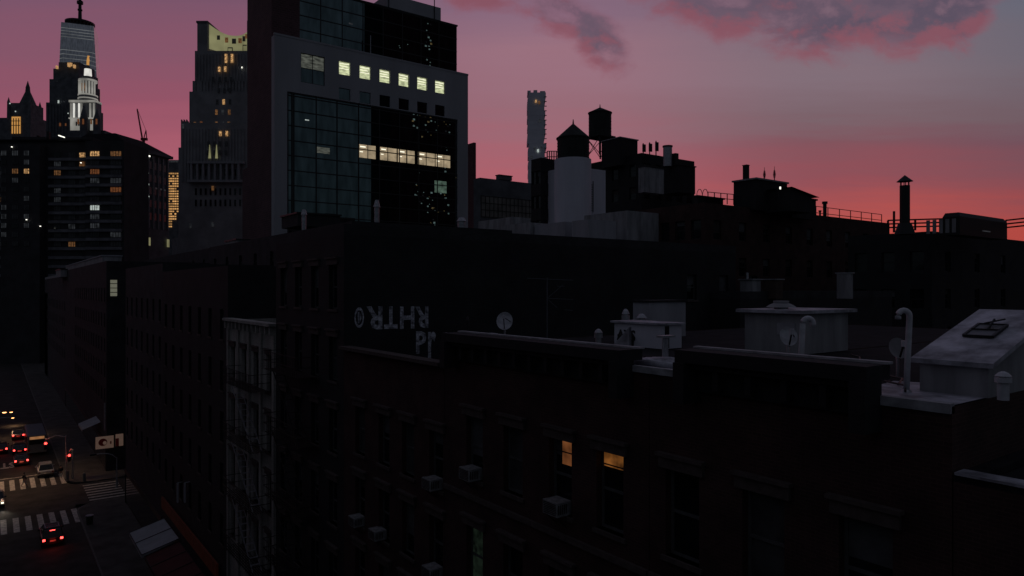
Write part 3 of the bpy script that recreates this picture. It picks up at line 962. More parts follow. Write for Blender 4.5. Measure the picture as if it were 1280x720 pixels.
for (y0_, y1_) in ((yn, yl),):
    i = len(m.v)
    m.v += [Vector((pr[0][0], y0_, pr[0][1])), Vector((pr[1][0], y0_, pr[1][1])), Vector((pr[1][0], y1_, pr[1][1])), Vector((pr[0][0], y1_, pr[0][1]))]
    m.v += [v_ - Vector((0, 0, 0.09)) for v_ in m.v[i:i + 4]]
    m.f += [(i, i + 1, i + 2, i + 3), (i + 7, i + 6, i + 5, i + 4), (i, i + 4, i + 5, i + 1), (i + 1, i + 5, i + 6, i + 2), (i + 2, i + 6, i + 7, i + 3), (i + 3, i + 7, i + 4, i)]
rf = m.build('roof', silver, bk)
def roofp(fx_, fy_, up_=0.0):
    x = xw + (xk - xw) * fx_; y = yl + (yn - yl) * fy_
    return Vector((x, y, z_e + (z_k - z_e) * fx_ + up_))
m = MB()
ca, cb, ya_, yb_ = 0.42, 0.66, 0.3, 0.66
qs = [roofp(ca, ya_), roofp(cb, ya_), roofp(cb, yb_), roofp(ca, yb_)]
for k in range(4):
    m.bar(qs[k] + Vector((0, 0, 0.04)), qs[(k + 1) % 4] + Vector((0, 0, 0.04)), 0.05)
m.bar((qs[0] + qs[1]) / 2 + Vector((0, 0, 0.06)), (qs[2] + qs[3]) / 2 + Vector((0, 0, 0.06)), 0.025)
m.bar(roofp(0.62, 0.4, 0.1), roofp(0.68, 0.62, 0.14), 0.03)
m.bar(roofp(0.55, 0.5, 0.05), roofp(0.66, 0.5, 0.15), 0.03)
sk = m.build('skylight', metal_dk, bk)
MB().quad(*[q + Vector((0, 0, 0.05)) for q in qs]).build('pane', glass_dim, sk)
# turbine vent beside it (white drum)
def turbine(label, x, y, z0, r_=0.14, h=0.55, m_=metal_gr, grp='round roof vents'):
    t_ = thing('roof_vent', label, 'roof vent', (x, y, z0), group=grp)
    MB().cyl(0, 0, r_ * 0.7, 0, h * 0.62, n=16).build('pipe', m_, t_, local=True, smooth=False)
    c_ = MB(); c_.cyl(0, 0, r_, h * 0.62, h * 0.8, n=16); c_.cyl(0, 0, r_ * 1.0, h * 0.84, h * 0.95, r_ * 0.6, n=16); c_.cyl(0, 0, r_ * 0.6, h * 0.95, h, r_ * 0.2, n=16)
    c_.cyl(0, 0, r_ * 0.65, h * 0.8, h * 0.84, n=12)
    c_.build('cap', m_, t_, local=True)
    return t_
vx, vy = W(1254, 12.3)
turbine('white banded round vent beside the sloped bulkhead near the right edge', vx, vy, Z(500, 12.3), 0.13, 0.5, metal_wh)
# gooseneck pipes
def gooseneck(label, px, py_top, d, z0, r_=0.055, lean=0.0, hook=-1):
    x, y = W(px, d)
    t_ = thing('vent_pipe', label, 'vent pipe', (x, y, z0), group='white gooseneck vent pipes on the silver roof')
    h = Z(py_top, d) - z0
    rr = 0.11
    dx, dy = hook * CO, -hook * SI      # the hook bends to the left or right of the view
    pts = [(0, 0, 0), (CO * lean * 0.5, -SI * lean * 0.5, h * 0.5), (CO * lean, -SI * lean, h - rr)]
    for k in range(1, 9):
        a = R(180 * k / 8)
        q = rr - rr * math.cos(a)
        pts.append((CO * lean + dx * q, -SI * lean + dy * q, h - rr + rr * math.sin(a)))
    e = pts[-1]
    pts.append((e[0], e[1], e[2] - 0.06))
    MB().tube(pts, r_, 12).build('pipe', metal_wh, t_, local=True, smooth=True)
    MB().cyl(0, 0, r_ * 1.9, 0, 0.05, r_ * 1.2, n=14).build('flange', metal_gr, t_, local=True)
    return t_
d1 = (H - HR) * F / (490 - 360)
gooseneck('tall white gooseneck vent pipe standing just left of the sloped bulkhead', 1133, 388, d1, HR, lean=0.06)
gooseneck('shorter white gooseneck vent pipe in front of the flat roofed grey bulkhead', 1000, 398, 15.0, HR, 0.06, lean=0.06, hook=1)
# flat roofed bulkhead with a round vent
dB = 21.0
bx, by = W(1000, dB)
bxl = YX(931, bx); bxr = XY(1060, by)
zB = Z(388, dB)
fb = thing('roof_bulkhead', 'grey flat roofed bulkhead with a thin overhanging slab, in front of the tall brick block', 'bulkhead', (bx, by, HR))
MB().box(bx, bxr, by, bxl, HR, zB - 0.1).build('wall', stucco_dirty, fb)
MB().box(bx - 0.2, bxr + 0.2, by - 0.2, bxl + 0.2, zB - 0.1, zB).build('roof', silver, fb)
MB().box(bx - 0.03, bx - 0.004, by + 0.15, by + 0.75, zB - 0.75, zB - 0.4).build('hatch', stucco, fb)
vx, vy = bx + 0.9, by + 1.2
t_ = thing('mushroom_vent', 'wide low mushroom vent on top of the flat roofed bulkhead', 'roof vent', (vx, vy, zB))
MB().cyl(0, 0, 0.22, 0, 0.1, n=18).build('pipe', metal_gr, t_, local=True)
c_ = MB(); c_.cyl(0, 0, 0.46, 0.06, 0.13, 0.36, n=20); c_.cyl(0, 0, 0.36, 0.13, 0.2, 0.2, n=20); c_.cyl(0, 0, 0.24, 0.2, 0.26, 0.24, n=20)
c_.build('cap', stucco_dirty, t_, local=True)
# bulkhead in the roof gap, with a higher wall behind it
dG = 23.0
gx0, gy0 = W(828, dG)
gyl = YX(768, gx0); gxr = XY(852, gy0)
zG = Z(404, dG)
gb = thing('roof_bulkhead', 'small bluish white bulkhead with a graffiti tag, seen through the gap in the cornice', 'bulkhead', (gx0, gy0, HR))
MB().box(gx0, gxr, gy0, gyl, HR, zG - 0.06).build('wall', silo_m, gb)
MB().box(gx0 - 0.1, gxr + 0.08, gy0 - 0.1, gyl + 0.12, zG - 0.06, zG).build('roof', silver, gb)
MB().box(gx0 + 0.12, gx0 + 0.3, gy0 - 0.03, gy0 - 0.004, HR + 0.02, zG - 0.1).build('drain_pipe', metal_dk, gb)
m = MB()
add_text(m, 'AYS', 0.5, Matrix.Translation((gx0 - 0.012, gyl - 0.15, HR + 0.2)) @ Matrix.Rotation(R(-90), 4, 'Z') @ Matrix.Rotation(R(90), 4, 'X'), 0.004)
m.build('graffiti', graf_k, gb)
m = MB()
hx = gx0
m.box(gx0 - 0.4, gx0 - 0.02, gyl - 0.95, gyl - 0.55, HR, HR + 0.42)
tag(m.build('roof_box', cornice_m), 'low black box standing against the tagged bulkhead', 'roof box')
d_ = 28.0
x_, y_ = W(812, d_)
m = thing('chimney_stack', 'pale blue broad chimney stack rising behind the tagged bulkhead', 'chimney', (x_, y_, HR))
MB().box(x_, XY(857, y_), y_, y_ + 0.9, HR, Z(378, d_)).build('shaft', stucco, m)
MB().box(x_ - 0.06, XY(857, y_) + 0.06, y_ - 0.06, y_ + 0.96, Z(378, d_), Z(378, d_) + 0.08).build('cap', brick_black, m)
x_, y_ = W(748, 22.0)
turbine('grey round vent left of the tagged bulkhead, the lower of the two', x_, y_, HR, 0.13, Z(411, 22) - HR)
x_, y_ = W(782, 26.0)
turbine('grey round vent behind the tagged bulkhead, the higher of the two', x_, y_, HR, 0.15, Z(386, 26) - HR)
x_, y_ = W(802, 27.0)
turbine('small flat capped vent between the round vent and the blue chimney stack', x_, y_, HR, 0.2, Z(392, 27) - HR)
# leaning plank / slanted sheet left of the tagged bulkhead
x_, y_ = W(757, 21.5)
m = MB().quad((x_, y_, HR), (x_ + 0.1, y_ - 0.9, HR), (x_ + 0.1, y_ - 0.9, HR + 0.85))
m.quad((x_ + 0.08, y_, HR), (x_ + 0.18, y_ - 0.9, HR), (x_ + 0.18, y_ - 0.9, HR + 0.85))
m.quad((x_, y_, HR), (x_ + 0.08, y_, HR), (x_ + 0.18, y_ - 0.9, HR + 0.85), (x_ + 0.1, y_ - 0.9, HR + 0.85))
tag(m.build('roof_ramp', silver), 'slanted pale sheet leaning up beside the lower round vent', 'roof ramp')
# posts and vent pots in the gap, loose silver sheet
x_, y_ = W(829, 19.5)
m = MB()
for k in range(3): m.cyl(x_ + k * 0.14, y_ + k * 0.05, 0.035, HR, HR + 0.62, n=10)
m.box(x_ - 0.1, x_ + 0.42, y_ - 0.08, y_ + 0.16, HR + 0.62, HR + 0.68)
tag(m.build('pipe_cluster', metal_gr), 'short cluster of pale pipes under a small cap at the right of the cornice gap', 'pipes')
m = MB()
x_, y_ = XF + 0.5, YX(800, XF + 0.5)
for k in range(5):
    m.tube([(x_ + 0.2 * k, y_ + 0.5 - 0.05 * k, HR + 0.06), (x_ + 0.05 + 0.2 * k, y_ - 0.3, HR + 0.10), (x_ + 0.1 + 0.2 * k, y_ - 1.1, HR + 0.05)], 0.09, 8)
tag(m.build('roofing_roll', silver, smooth=True), 'crumpled silver roofing sheet lying in the cornice gap', 'roofing sheet')
# satellite dish
def dish(label, px, py, d, r_, z0, group='satellite dishes', m_=metal_gr):
    x, y = W(px, d)
    zc = Z(py, d)
    t_ = thing('satellite_dish', label, 'satellite dish', (x, y, z0), group=group)
    b_ = MB()
    n_ = 20
    ax = Vector((-0.55, -0.62, 0.35)).normalized()
    ux = ax.cross(Vector((0, 0, 1))).normalized(); uy = ax.cross(ux).normalized()
    c0 = Vector((0, 0, zc - z0))
    rings = []
    for rr, dep in ((0.0, 0.0), (0.4, 0.03), (0.75, 0.10), (1.0, 0.18)):
        rings.append([c0 + ux * math.cos(2 * math.pi * k / n_) * r_ * rr * 0.85 + uy * math.sin(2 * math.pi * k / n_) * r_ * rr + ax * dep * r_ * 1.3 for k in range(n_)])
    for a, b in zip(rings, rings[1:]):
        for k in range(n_):
            b_.quad(a[k], a[(k + 1) % n_], b[(k + 1) % n_], b[k])
    b_.build('reflector', m_, t_, local=True, smooth=True)
    a_ = MB()
    e = c0 + ax * r_ * 1.3
    a_.bar(c0 + uy * r_ * 0.95, e, 0.03); a_.bar(c0 - ux * r_ * 0.6, e, 0.02)
    a_.build('feed_arm', metal_dk, t_, local=True)
    MB().cyl(e.x, e.y, 0.05, e.z - 0.05, e.z + 0.08, n=10).build('feed_horn', metal_wh, t_, local=True)
    MB().tube([(0, 0, 0), (0, 0, (zc - z0) * 0.6), c0 - ax * 0.05], 0.035, 8).build('mast', metal_gr, t_, local=True)
    return t_
dish('round satellite dish on the roof between the graffiti and the tall antenna', 631, 402, 25.0, 0.34, HR)
dish('dim grey satellite dish high on the dark roofline left of centre', 322, 331, 88.0, 1.1, Z(362, 88))
dish('pale dish in front of the flat roofed bulkhead, half behind the shorter gooseneck pipe', 985, 421, 16.5, 0.24, HR)
dish('tilted dim dish on the roof just left of the tall gooseneck pipe', 1122, 436, 15.5, 0.24, HR, m_=stucco_dirty)
# loose cables and a low conduit across the roof
m = MB()
for k, (pa, pb, da, db) in enumerate(((1062, 1136, 19.5, 13.2), (1065, 1130, 20.5, 14.2), (870, 925, 21.0, 19.0))):
    a = Vector((*W(pa, da), HR + 0.05)); b = Vector((*W(pb, db), HR + 0.05))
    pts = [a.lerp(b, t / 8) + Vector((0.12 * math.sin(t * 1.9 + k), 0.1 * math.cos(t * 2.3), 0.02 * (t % 2))) for t in range(9)]
    o_ = MB().tube(pts, 0.022, 6).build('roof_cable', metal_dk)
    tag(o_, ('front black cable on the roof between flat bulkhead and tall pipe', 'rear black cable on the roof between flat bulkhead and tall pipe', 'black cable on the roof left of the flat roofed bulkhead')[k], 'cable', 'cables lying on the roof')
# tall thin antenna
x_, y_ = W(684, 24.5)
zA = Z(347, 24.5)
t_ = thing('roof_antenna', 'thin tall television antenna with crossbars behind the long cornice', 'antenna', (x_, y_, HR))
MB().cyl(0, 0, 0.02, 0, zA - HR, n=8).build('mast', stone_dark, t_, local=True)
ux = Vector((CO, -SI, 0)); 
a_ = MB()
def arm(r0, z0_, r1, z1_, w_=0.018):
    a_.bar(ux * r0 + Vector((0, 0, z0_)), ux * r1 + Vector((0, 0, z1_)), w_)
hA = zA - HR
arm(-0.7, hA - 0.02, 0.9, hA - 0.09, 0.025)
arm(0, hA - 0.72, 0.55, hA - 0.25); arm(0, hA - 0.72, 0.9, hA - 0.76); arm(0, hA - 0.74, 0.35, hA - 1.05)
arm(0.35, hA - 0.3, 0.62, hA - 0.3); arm(0.6, hA - 1.12, 0.9, hA - 1.14)
for k in range(6):
    q = ux * (-0.6 + 0.28 * k) + Vector((0, 0, hA - 0.03 - 0.01 * k))
    fwv = Vector((SI, CO, 0))
    a_.bar(q - fwv * 0.4, q + fwv * 0.4, 0.014)
a_.build('crossbars', stone_dark, t_, local=True)
# pale duct with a low box at the near left corner of the roof
x_, y_ = W(566, 25.5)
m = MB()
m.quad((x_ - 0.2, y_ - 0.2, HR + 0.02), (x_ + 2.0, y_ - 0.9, HR + 0.02), (x_ + 2.2, y_ + 0.2, HR + 0.18), (x_ - 0.1, y_ + 0.35, HR + 0.38))
m.box(x_ + 0.8, x_ + 2.2, y_ + 0.3, y_ + 0.7, HR, HR + 0.26)
tag(m.build('roof_duct', silver), 'low pale duct lying on the roof at the left end of the long cornice', 'duct')
x_, y_ = W(568, 27)
turbine('thin dark vent behind the low pale duct', x_ + 0.6, y_, HR, 0.07, 0.9, metal_dk)

# pale equipment behind the flat roofed bulkhead, on a lower rear roof
xr0, yr0 = W(925, 46)
xr1 = XY(1115, yr0)
rr = building('rear_house', 'low dark rear house with pale roof units, behind the flat roofed bulkhead', 'building', xr0, xr1, yr0, yr0 + 12, Z(374, 46), brick_black, tar, parapet=0.5, cop=brick_grey)
for i, (p_, w_, yt, lab) in enumerate(((938, 0.95, 350, 'pale ribbed roof unit at the left of the low rear roof'), (966, 0.8, 350, 'brownish roof unit in the middle of the low rear roof'),
                                       (1056, 0.3, 342, 'thin pale chimney pot at the right of the low rear roof'))):
    x_, y_ = W(p_, 48)
    t_ = thing('roof_unit', lab, 'roof unit', (x_, y_, Z(374, 46)), group='units on the low rear roof')
    hh = Z(yt, 48) - Z(374, 46)
    MB().box(-w_ / 2, w_ / 2, -0.5, 0.5, 0, hh).build('housing', stucco_dirty if i != 1 else brick_brown, t_, local=True, bevel=0.03)
    MB().box(-w_ * 0.6, w_ * 0.6, -0.6, 0.6, hh + 0.002, hh + 0.08).build('cap', metal_gr, t_, local=True)
    if i == 0:
        MB().cyl(-0.35, 0, 0.09, hh + 0.08, hh + 0.5, n=12).build('flue', metal_gr, t_, local=True)

# ================================================================== BLOCK BEHIND
def gb_(name, label, cat, l, m_, r_, d, yt, wm, roof_m=tar, nx=0, nz=0, fl=3.4, parapet=0.5, lit=None, ww=1.2, hh=1.8, z_lo=3.0, depth_max=None, ny=0, group=None, wopt=None, cop=None, zmin=None):
    x0, x1, y0, y1, zt = gdims(l, m_, r_, d, yt)
    if depth_max: y1 = min(y1, y0 + depth_max)
    wx, wy = [], []
    lit = lit or {}
    def opts(key):
        o = dict(fm=frame_dk, fw_=0.08, sill=False, bars=(1, 1))
        if wopt: o.update(wopt)
        if key in lit: o['pm'] = lit[key]
        return o
    for j in range(nz):
        zb = zt - parapet - 1.2 - hh - j * fl
        if zb < z_lo: break
        for i_ in range(nx):
            c = x0 + (x1 - x0) * (i_ + 0.5) / nx
            wy.append((c - ww / 2, c + ww / 2, zb, zb + hh, opts(('x', i_, j))))
        for i_ in range(ny):
            c = y0 + (y1 - y0) * (i_ + 0.5) / ny
            wx.append((c - ww / 2, c + ww / 2, zb, zb + hh, opts(('y', i_, j))))
    b = building(name, label, cat, x0, x1, y0, y1, zt - parapet, wm, roof_m, wx, wy, parapet=parapet, cop=cop, group=group)
    return b, (x0, x1, y0, y1, zt)
U, ub = gb_('apartment_block', 'broad black block filling the middle below the office tower, behind the graffiti wall', 'building', 262, 440, 640, 60, 276, brick_grey, nx=6, ny=8, nz=4, lit={})
V_, vb = gb_('apartment_block', 'dark block at the far side of the side street, below the courthouse tower', 'building', 150, 262, 330, 112, 310, brick_grey, nx=4, ny=8, nz=4, depth_max=60)
R_, rb = gb_('brick_warehouse', 'long dark red brick block with a flat roof and rooftop sheds on the right', 'building', 787, 880, 1112, 72, 253, brick_red, nx=9, ny=5, nz=3, ww=1.3, hh=2.0, fl=3.8)
S_, sb = gb_('apartment_block', 'black block at the far right carrying the capped round stack', 'building', 1060, 1165, 1345, 62, 289, brick_black, nx=6, ny=3, nz=3)
Q_, qb = gb_('stucco_house', 'grey stucco house wall between the white silo and the brick block', 'building', 730, 784, 830, 74, 263, stucco_dirty, nx=0, ny=0)
ztU, ztR, ztS = ub[4], rb[4], sb[4]

# low pale roof structures in front of the dark glass block
pale = []
for (l, m_, r_, d, yt, wm, lab) in ((598, 640, 663, 84, 271, stucco_dirty, 'low grey rooftop block at the left, below the banded glass block'),
                                    (628, 662, 700, 78, 278, stucco_dirty, 'low pale rooftop block just right of the left grey one'),
                                    (668, 706, 748, 74, 277, stucco, 'bluish rooftop block under the white silo'),
                                    (715, 736, 770, 70, 274, stucco, 'narrow bluish rooftop block right of the silo base')):
    b, _ = gb_('rooftop_block', lab, 'rooftop block', l, m_, r_, d, yt, wm, parapet=0.3, group='pale rooftop blocks below the water towers')
    pale.append(b)
# dark kerb-like tar edge across their foot
# water tower on its white silo
dT = 92.0
tx, ty = W(716, dT)
rT = 23 / F * dT
zS0, zS1 = 12.0, Z(200, dT)
t_ = thing('white_silo', 'round white windowless tower carrying the nearer water tank', 'tower', (tx, ty, 0))
MB().cyl(tx, ty, rT, zS0, zS1, n=40).build('drum', silo_m, t_, smooth=False)
x0_ = tx + rT * 0.2
yq = ty + 0.3 * rT
ex = XY(757, yq)
MB().box(x0_, ex, yq, yq + 5, zS0, Z(206, dT)).build('annex', silo_m, t_)
m = MB()
lx, ly = XY(738, yq) , yq - 0.06
for dx in (0, 0.45): m.bar((lx + dx, ly, Z(262, dT)), (lx + dx, ly, Z(222, dT)), 0.07)
for k in range(12): m.bar((lx, ly, Z(260 - 3 * k, dT)), (lx + 0.45, ly, Z(260 - 3 * k, dT)), 0.05)
m.build('ladder', metal_dk, t_)
def water_tank(label, px, d, half_px, y_eave, y_bot, y_apex, legs_y=None):
    x, y = W(px, d)
    r_ = half_px / F * d
    zb, ze, za = Z(y_bot, d), Z(y_eave, d), Z(y_apex, d)
    zl = Z(legs_y, d) if legs_y else zb - 0.3
    w_ = thing('water_tower', label, 'water tower', (x, y, zl), group='rooftop wooden water towers')
    m_ = MB()
    n_ = 32
    m_.cyl(x, y, r_ * 0.97, zb, ze, r_ * 0.97, n=n_)
    m_.build('tank', wood_dk, w_)
    h_ = MB()
    for k in range(7):
        z_ = zb + (ze - zb) * (0.06 + 0.145 * k)
        h_.cyl(x, y, r_ * 0.985, z_, z_ + 0.06, n=n_)
    h_.build('hoops', metal_dk, w_)
    c_ = MB(); c_.cyl(x, y, r_ * 1.04, ze, ze + 0.12, n=n_); c_.cyl(x, y, r_ * 1.02, ze + 0.12, za, 0.12, n=n_)
    c_.cyl(x, y, 0.12, za, za + 0.6, 0.05, n=8)
    c_.build('roof', wood_dk, w_)
    if legs_y:
        f_ = MB()
        f_.box(x - r_ * 0.95, x + r_ * 0.95, y - r_ * 0.95, y + r_ * 0.95, zb - 0.25, zb)
        f_.build('platform', wood_dk, w_)
        ps = [(x + sx * r_ * 0.75, y + sy * r_ * 0.75) for sx, sy in ((-1, -1), (1, -1), (1, 1), (-1, 1))]
        for p in ps:
            MB().bar((p[0], p[1], zl), (p[0], p[1], zb - 0.25), 0.22).build('leg', metal_dk, w_)
        g_ = MB()
        for a, b in zip(ps, ps[1:] + ps[:1]):
            g_.bar((*a, zl + 0.2), (*b, zb - 0.4), 0.09); g_.bar((*b, zl + 0.2), (*a, zb - 0.4), 0.09)
        g_.build('cross_bracing', metal_dk, w_)
    return w_
water_tank('nearer squat wooden water tower with a cone roof, standing on the round white silo', 716.5, dT, 20.5, 174, 199.5, 155)
water_tank('farther and higher wooden water tower on steel legs', 750, 130, 14.5, 142, 171, 134.5, 196)
# block with rooftop machinery
T_, tb = gb_('loft_building', 'black loft building carrying the farther water tower and roof machinery', 'building', 738, 802, 868, 122, 191, brick_black, nx=5, ny=3, nz=4, ww=1.6, hh=2.2, fl=4)
zt = tb[4]
def gthing(name, label, cat, l, m_, r_, d, yt, yb, wm, cap=None, group=None, depth_max=None):
    x0, x1, y0, y1, z1 = gdims(l, m_, r_, d, yt)
    if depth_max: y1 = min(y1, y0 + depth_max)
    z0 = Z(yb, d)
    r2 = thing(name, label, cat, (x0, y0, z0), group=group)
    MB().box(x0, x1, y0, y1, z0, z1).build('housing', wm, r2)
    MB().box(x0 - 0.15, x1 + 0.15, y0 - 0.15, y1 + 0.15, z1 + 0.002, z1 + 0.18).build('cap', cap or metal_dk, r2)
    return r2, (x0, x1, y0, y1, z0, z1)
gthing('machine_room', 'dark rooftop machine room with a pale cap, right of the farther water tower', 'machine room', 752, 775, 797, 124, 172, 206, brick_black, stucco_dirty)
gthing('machine_room', 'dark box at the right end of the loft building roof', 'machine room', 826, 848, 869, 118, 206, 240, brick_black)
gthing('machine_room', 'grey wall panel of the loft building roof, left of its dark end box', 'machine room', 798, 806, 830, 112, 208, 240, stucco_dirty)
for i, (p_, yt, lab) in enumerate(((804, 179, 'thin panel antenna left of the pair on the loft roof'), (812, 178, 'thick panel antenna in the middle of the loft roof'), (820, 176, 'panel antenna on a pole at the right of the loft roof trio'))):
    x_, y_ = W(p_, 121)
    z0 = Z(196, 121)
    t_ = thing('panel_antenna', lab, 'antenna', (x_, y_, z0), group='panel antennas on the loft roof')
    MB().cyl(0, 0, 0.1, 0, Z(yt, 121) - z0, n=8).build('mast', metal_dk, t_, local=True)
    MB().box(-0.35, 0.35, -0.3, -0.1, 0.35 * (Z(yt, 121) - z0), 0.9 * (Z(yt, 121) - z0)).build('panel', metal_dk, t_, local=True)
x_, y_ = W(834.5, 119)
t_ = thing('exhaust_drum', 'upright round exhaust drum on the loft roof, right of the antennas', 'exhaust', (x_, y_, Z(208, 119)))
MB().cyl(0, 0, 0.75, 0, Z(184, 119) - Z(208, 119), n=20).build('drum', metal_gr, t_, local=True)
MB().cyl(0, 0, 0.85, Z(184, 119) - Z(208, 119), Z(183, 119) - Z(208, 119) + 0.1, n=20).build('rim', metal_dk, t_, local=True)
x_, y_ = W(844, 119)
m = MB().box(x_ - 0.4, x_ + 0.4, y_ - 0.4, y_ + 0.4, Z(210, 119), Z(192, 119))
m.box(x_ + 0.45, x_ + 1.0, y_ - 0.4, y_ + 0.4, Z(210, 119), Z(199, 119))
tag(m.build('roof_unit', metal_dk), 'small stepped dark unit right of the exhaust drum', 'roof unit')
# fence helper
def railing(name, label, a, b, za, zb, h, n, w_=0.06, mid=1, m_=metal_dk, group=None, mesh=False):
    a = Vector((*a, za)); b = Vector((*b, zb))
    r_ = thing(name, label, 'railing', tuple(a), group=group)
    rl = MB()
    for k in range(mid + 1):
        f_ = (k + 1) / (mid + 1)
        rl.bar(a + Vector((0, 0, h * f_)), b + Vector((0, 0, h * f_)), w_)
    rl.build('rail', m_, r_)
    for k in range(n + 1):
        p = a.lerp(b, k / n)
        MB().bar(p, p + Vector((0, 0, h)), w_ * 1.1).build('post', m_, r_)
    return r_
# dark block left of the silo with a rail
M_, mb_ = gb_('dark_house', 'narrow black house with a railed roof, left of the white silo', 'building', 664, 676, 694, 96, 197, brick_black, nx=1, ny=2, nz=5, ww=1.0, lit={('x', 0, 4): lit_cool_dim})
railing('roof_railing', 'dark railing on the narrow black house roof, left of the nearer water tower', W(684, 97), W(701, 97), Z(210, 97), Z(210, 97), Z(189, 97) - Z(210, 97), 6, 0.1, 2)
# stub masts
# banded glass block
K_, kb = gb_('glass_block', 'dark low tower with a paler band of glass below, left of the narrow tower', 'building', 592, 600, 668, 160, 222, stone_dark, parapet=1.0)
x0, x1, y0, y1, zk = kb
m = MB()
for k in range(14):
    x = x0 + 0.3 + (x1 - x0 - 0.6) * k / 13
    m.box(x - 0.06, x + 0.06, y0 - 0.14, y0 - 0.07, Z(272, 162), Z(246, 162))
for k in range(4):
    z_ = Z(246 + 8.6 * k, 162)
    m.box(x0 + 0.2, x1 - 0.2, y0 - 0.13, y0 - 0.08, z_ - 0.06, z_ + 0.06)
gr_ = m.build('mullions', metal_dk, K_)
MB().box(x0 + 0.2, x1 - 0.2, y0 - 0.06, y0 - 0.01, Z(272, 162), Z(246, 162)).build('glass_band', mat('grey glazing', (0.2, 0.19, 0.17), 0.4, var=0.3, scale=0.4), gr_)
gthing('machine_room', 'small low box on top of the dark glass banded tower', 'machine room', 620, 624, 640, 163, 219, 224, stone_dark)
# dark slivers right of the office tower
gb_('slender_block', 'very narrow dark block touching the right edge of the white office tower', 'building', 580, 592, 595, 270, 178, tower_brown, depth_max=30)
# slender tower with shifted floors
dL = 620.0
lx, ly = W(670, dL)
t_ = thing('residential_tower', 'slender grey tower of shifted floors rising alone into the pink sky', 'tower', (lx, ly, 0))
hw = 11.5 / F * dL
zt_L = Z(119, dL)
m = MB()
nfl = 46
z = 10.0
hf = (zt_L - 10) / nfl
rnd = random.Random(3)
ox = 0
rotm = Matrix.Rotation(-TH, 4, 'Z')
def rbox(mb, cx, cy, x0, x1, y0, y1, z0, z1):
    i = len(mb.v)
    tmp = MB().box(x0, x1, y0, y1, z0, z1)
    for p in tmp.v:
        q = rotm @ p
        mb.v.append(Vector((cx + q.x, cy + q.y, q.z)))
    mb.f += [tuple(i + k for k in f) for f in tmp.f]
for k in range(nfl):
    if k % 5 == 0: ox = rnd.choice((-0.5, 0, 0.5, 0.2, -0.3)) * (1.6 if k > 36 else 1)
    j = rnd.choice((0, 0, 0.8, -0.6))
    rbox(m, lx, ly, -hw * 0.92 + ox + j * 0.5, hw * 0.92 + ox + j, -9, 9, z, z + hf * 0.985)
    z += hf
rbox(m, lx, ly, -hw * 0.95, -hw * 0.6, -9, 9, zt_L, zt_L + 1.6); rbox(m, lx, ly, -hw * 0.3, hw * 0.1, -9, 9, zt_L, zt_L + 2.0); rbox(m, lx, ly, hw * 0.4, hw * 0.95, -9, 9, zt_L, zt_L + 1.2)
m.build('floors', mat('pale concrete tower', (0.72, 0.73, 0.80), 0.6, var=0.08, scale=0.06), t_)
m = MB()
for k in range(3, nfl, 1):
    z_ = 10 + hf * k
    if k < 22: rbox(m, lx, ly, -hw * 1.06, -hw * 0.8, -9.6, -8, z_, z_ + 0.4)
    if k > 30 or k % 3 == 0: rbox(m, lx, ly, hw * 0.85, hw * 1.1, -9.6, -8, z_, z_ + 0.4)
m.build('balcony_slabs', stone_dark, t_)
for (px_, py_, mm) in ((669.5, 130, lit_amber), (673.5, 131.5, lit_amber_dim), (674, 154, lit_cool_dim), (668, 188, lit_cool_dim), (672, 191, lit_cool), (664, 199, lit_cool_dim), (676, 187, lit_cool_dim)):
    m = MB(); q = (px_ - 670) / F * dL
    rbox(m, lx, ly, q - 0.7, q + 0.7, -10.2, -10.0, Z(py_ + 2.2, dL), Z(py_ - 1.6, dL))
    m.build('lit_window', mm, t_)
MB().bar((lx, ly, zt_L), (lx, ly, zt_L + 4.5), 0.5).build('mast', metal_dk, t_)

# rooftop things of the brick warehouse on the right
gthing('roof_shed', 'black rooftop shed with a square chimney on the long brick block', 'shed', 917, 945, 984, 76, 224, 262, brick_black, stucco_dirty)
x_, y_ = W(932.5, 78)
t_ = thing('chimney_stack', 'plain dark square chimney rising from the black rooftop shed', 'chimney', (x_, y_, Z(228, 78)))
MB().box(-0.25, 0.25, -0.25, 0.25, 0, Z(207, 78) - Z(228, 78)).build('shaft', brick_black, t_, local=True)
MB().box(-0.3, 0.3, -0.3, 0.3, Z(207, 78) - Z(228, 78), Z(206.3, 78) - Z(228, 78)).build('cap', metal_dk, t_, local=True)
for i, p_ in enumerate((955.5, 968)):
    x_, y_ = W(p_, 80)
    z0 = Z(226, 80); h = Z(209 if i == 0 else 208, 80) - z0
    t_ = thing('whip_antenna', ('left' if i == 0 else 'right') + ' one of the twin spindle antennas on the black rooftop shed', 'antenna', (x_, y_, z0), group='twin spindle antennas')
    MB().cyl(0, 0, 0.06, 0, h, 0.02, n=8).build('mast', metal_dk, t_, local=True)
    m = MB()
    for k in range(8):
        f_ = 0.2 + 0.07 * k
        w_ = 0.17 * (1 - abs(f_ - 0.42) * 1.6)
        m.cyl(0, 0, max(w_, 0.05), h * f_, h * f_ + 0.06, n=10)
    m.build('antenna_rings', mat('red antenna paint', (0.12, 0.02, 0.02), 0.6) if i == 0 else MATS['red antenna paint'], t_, local=True)
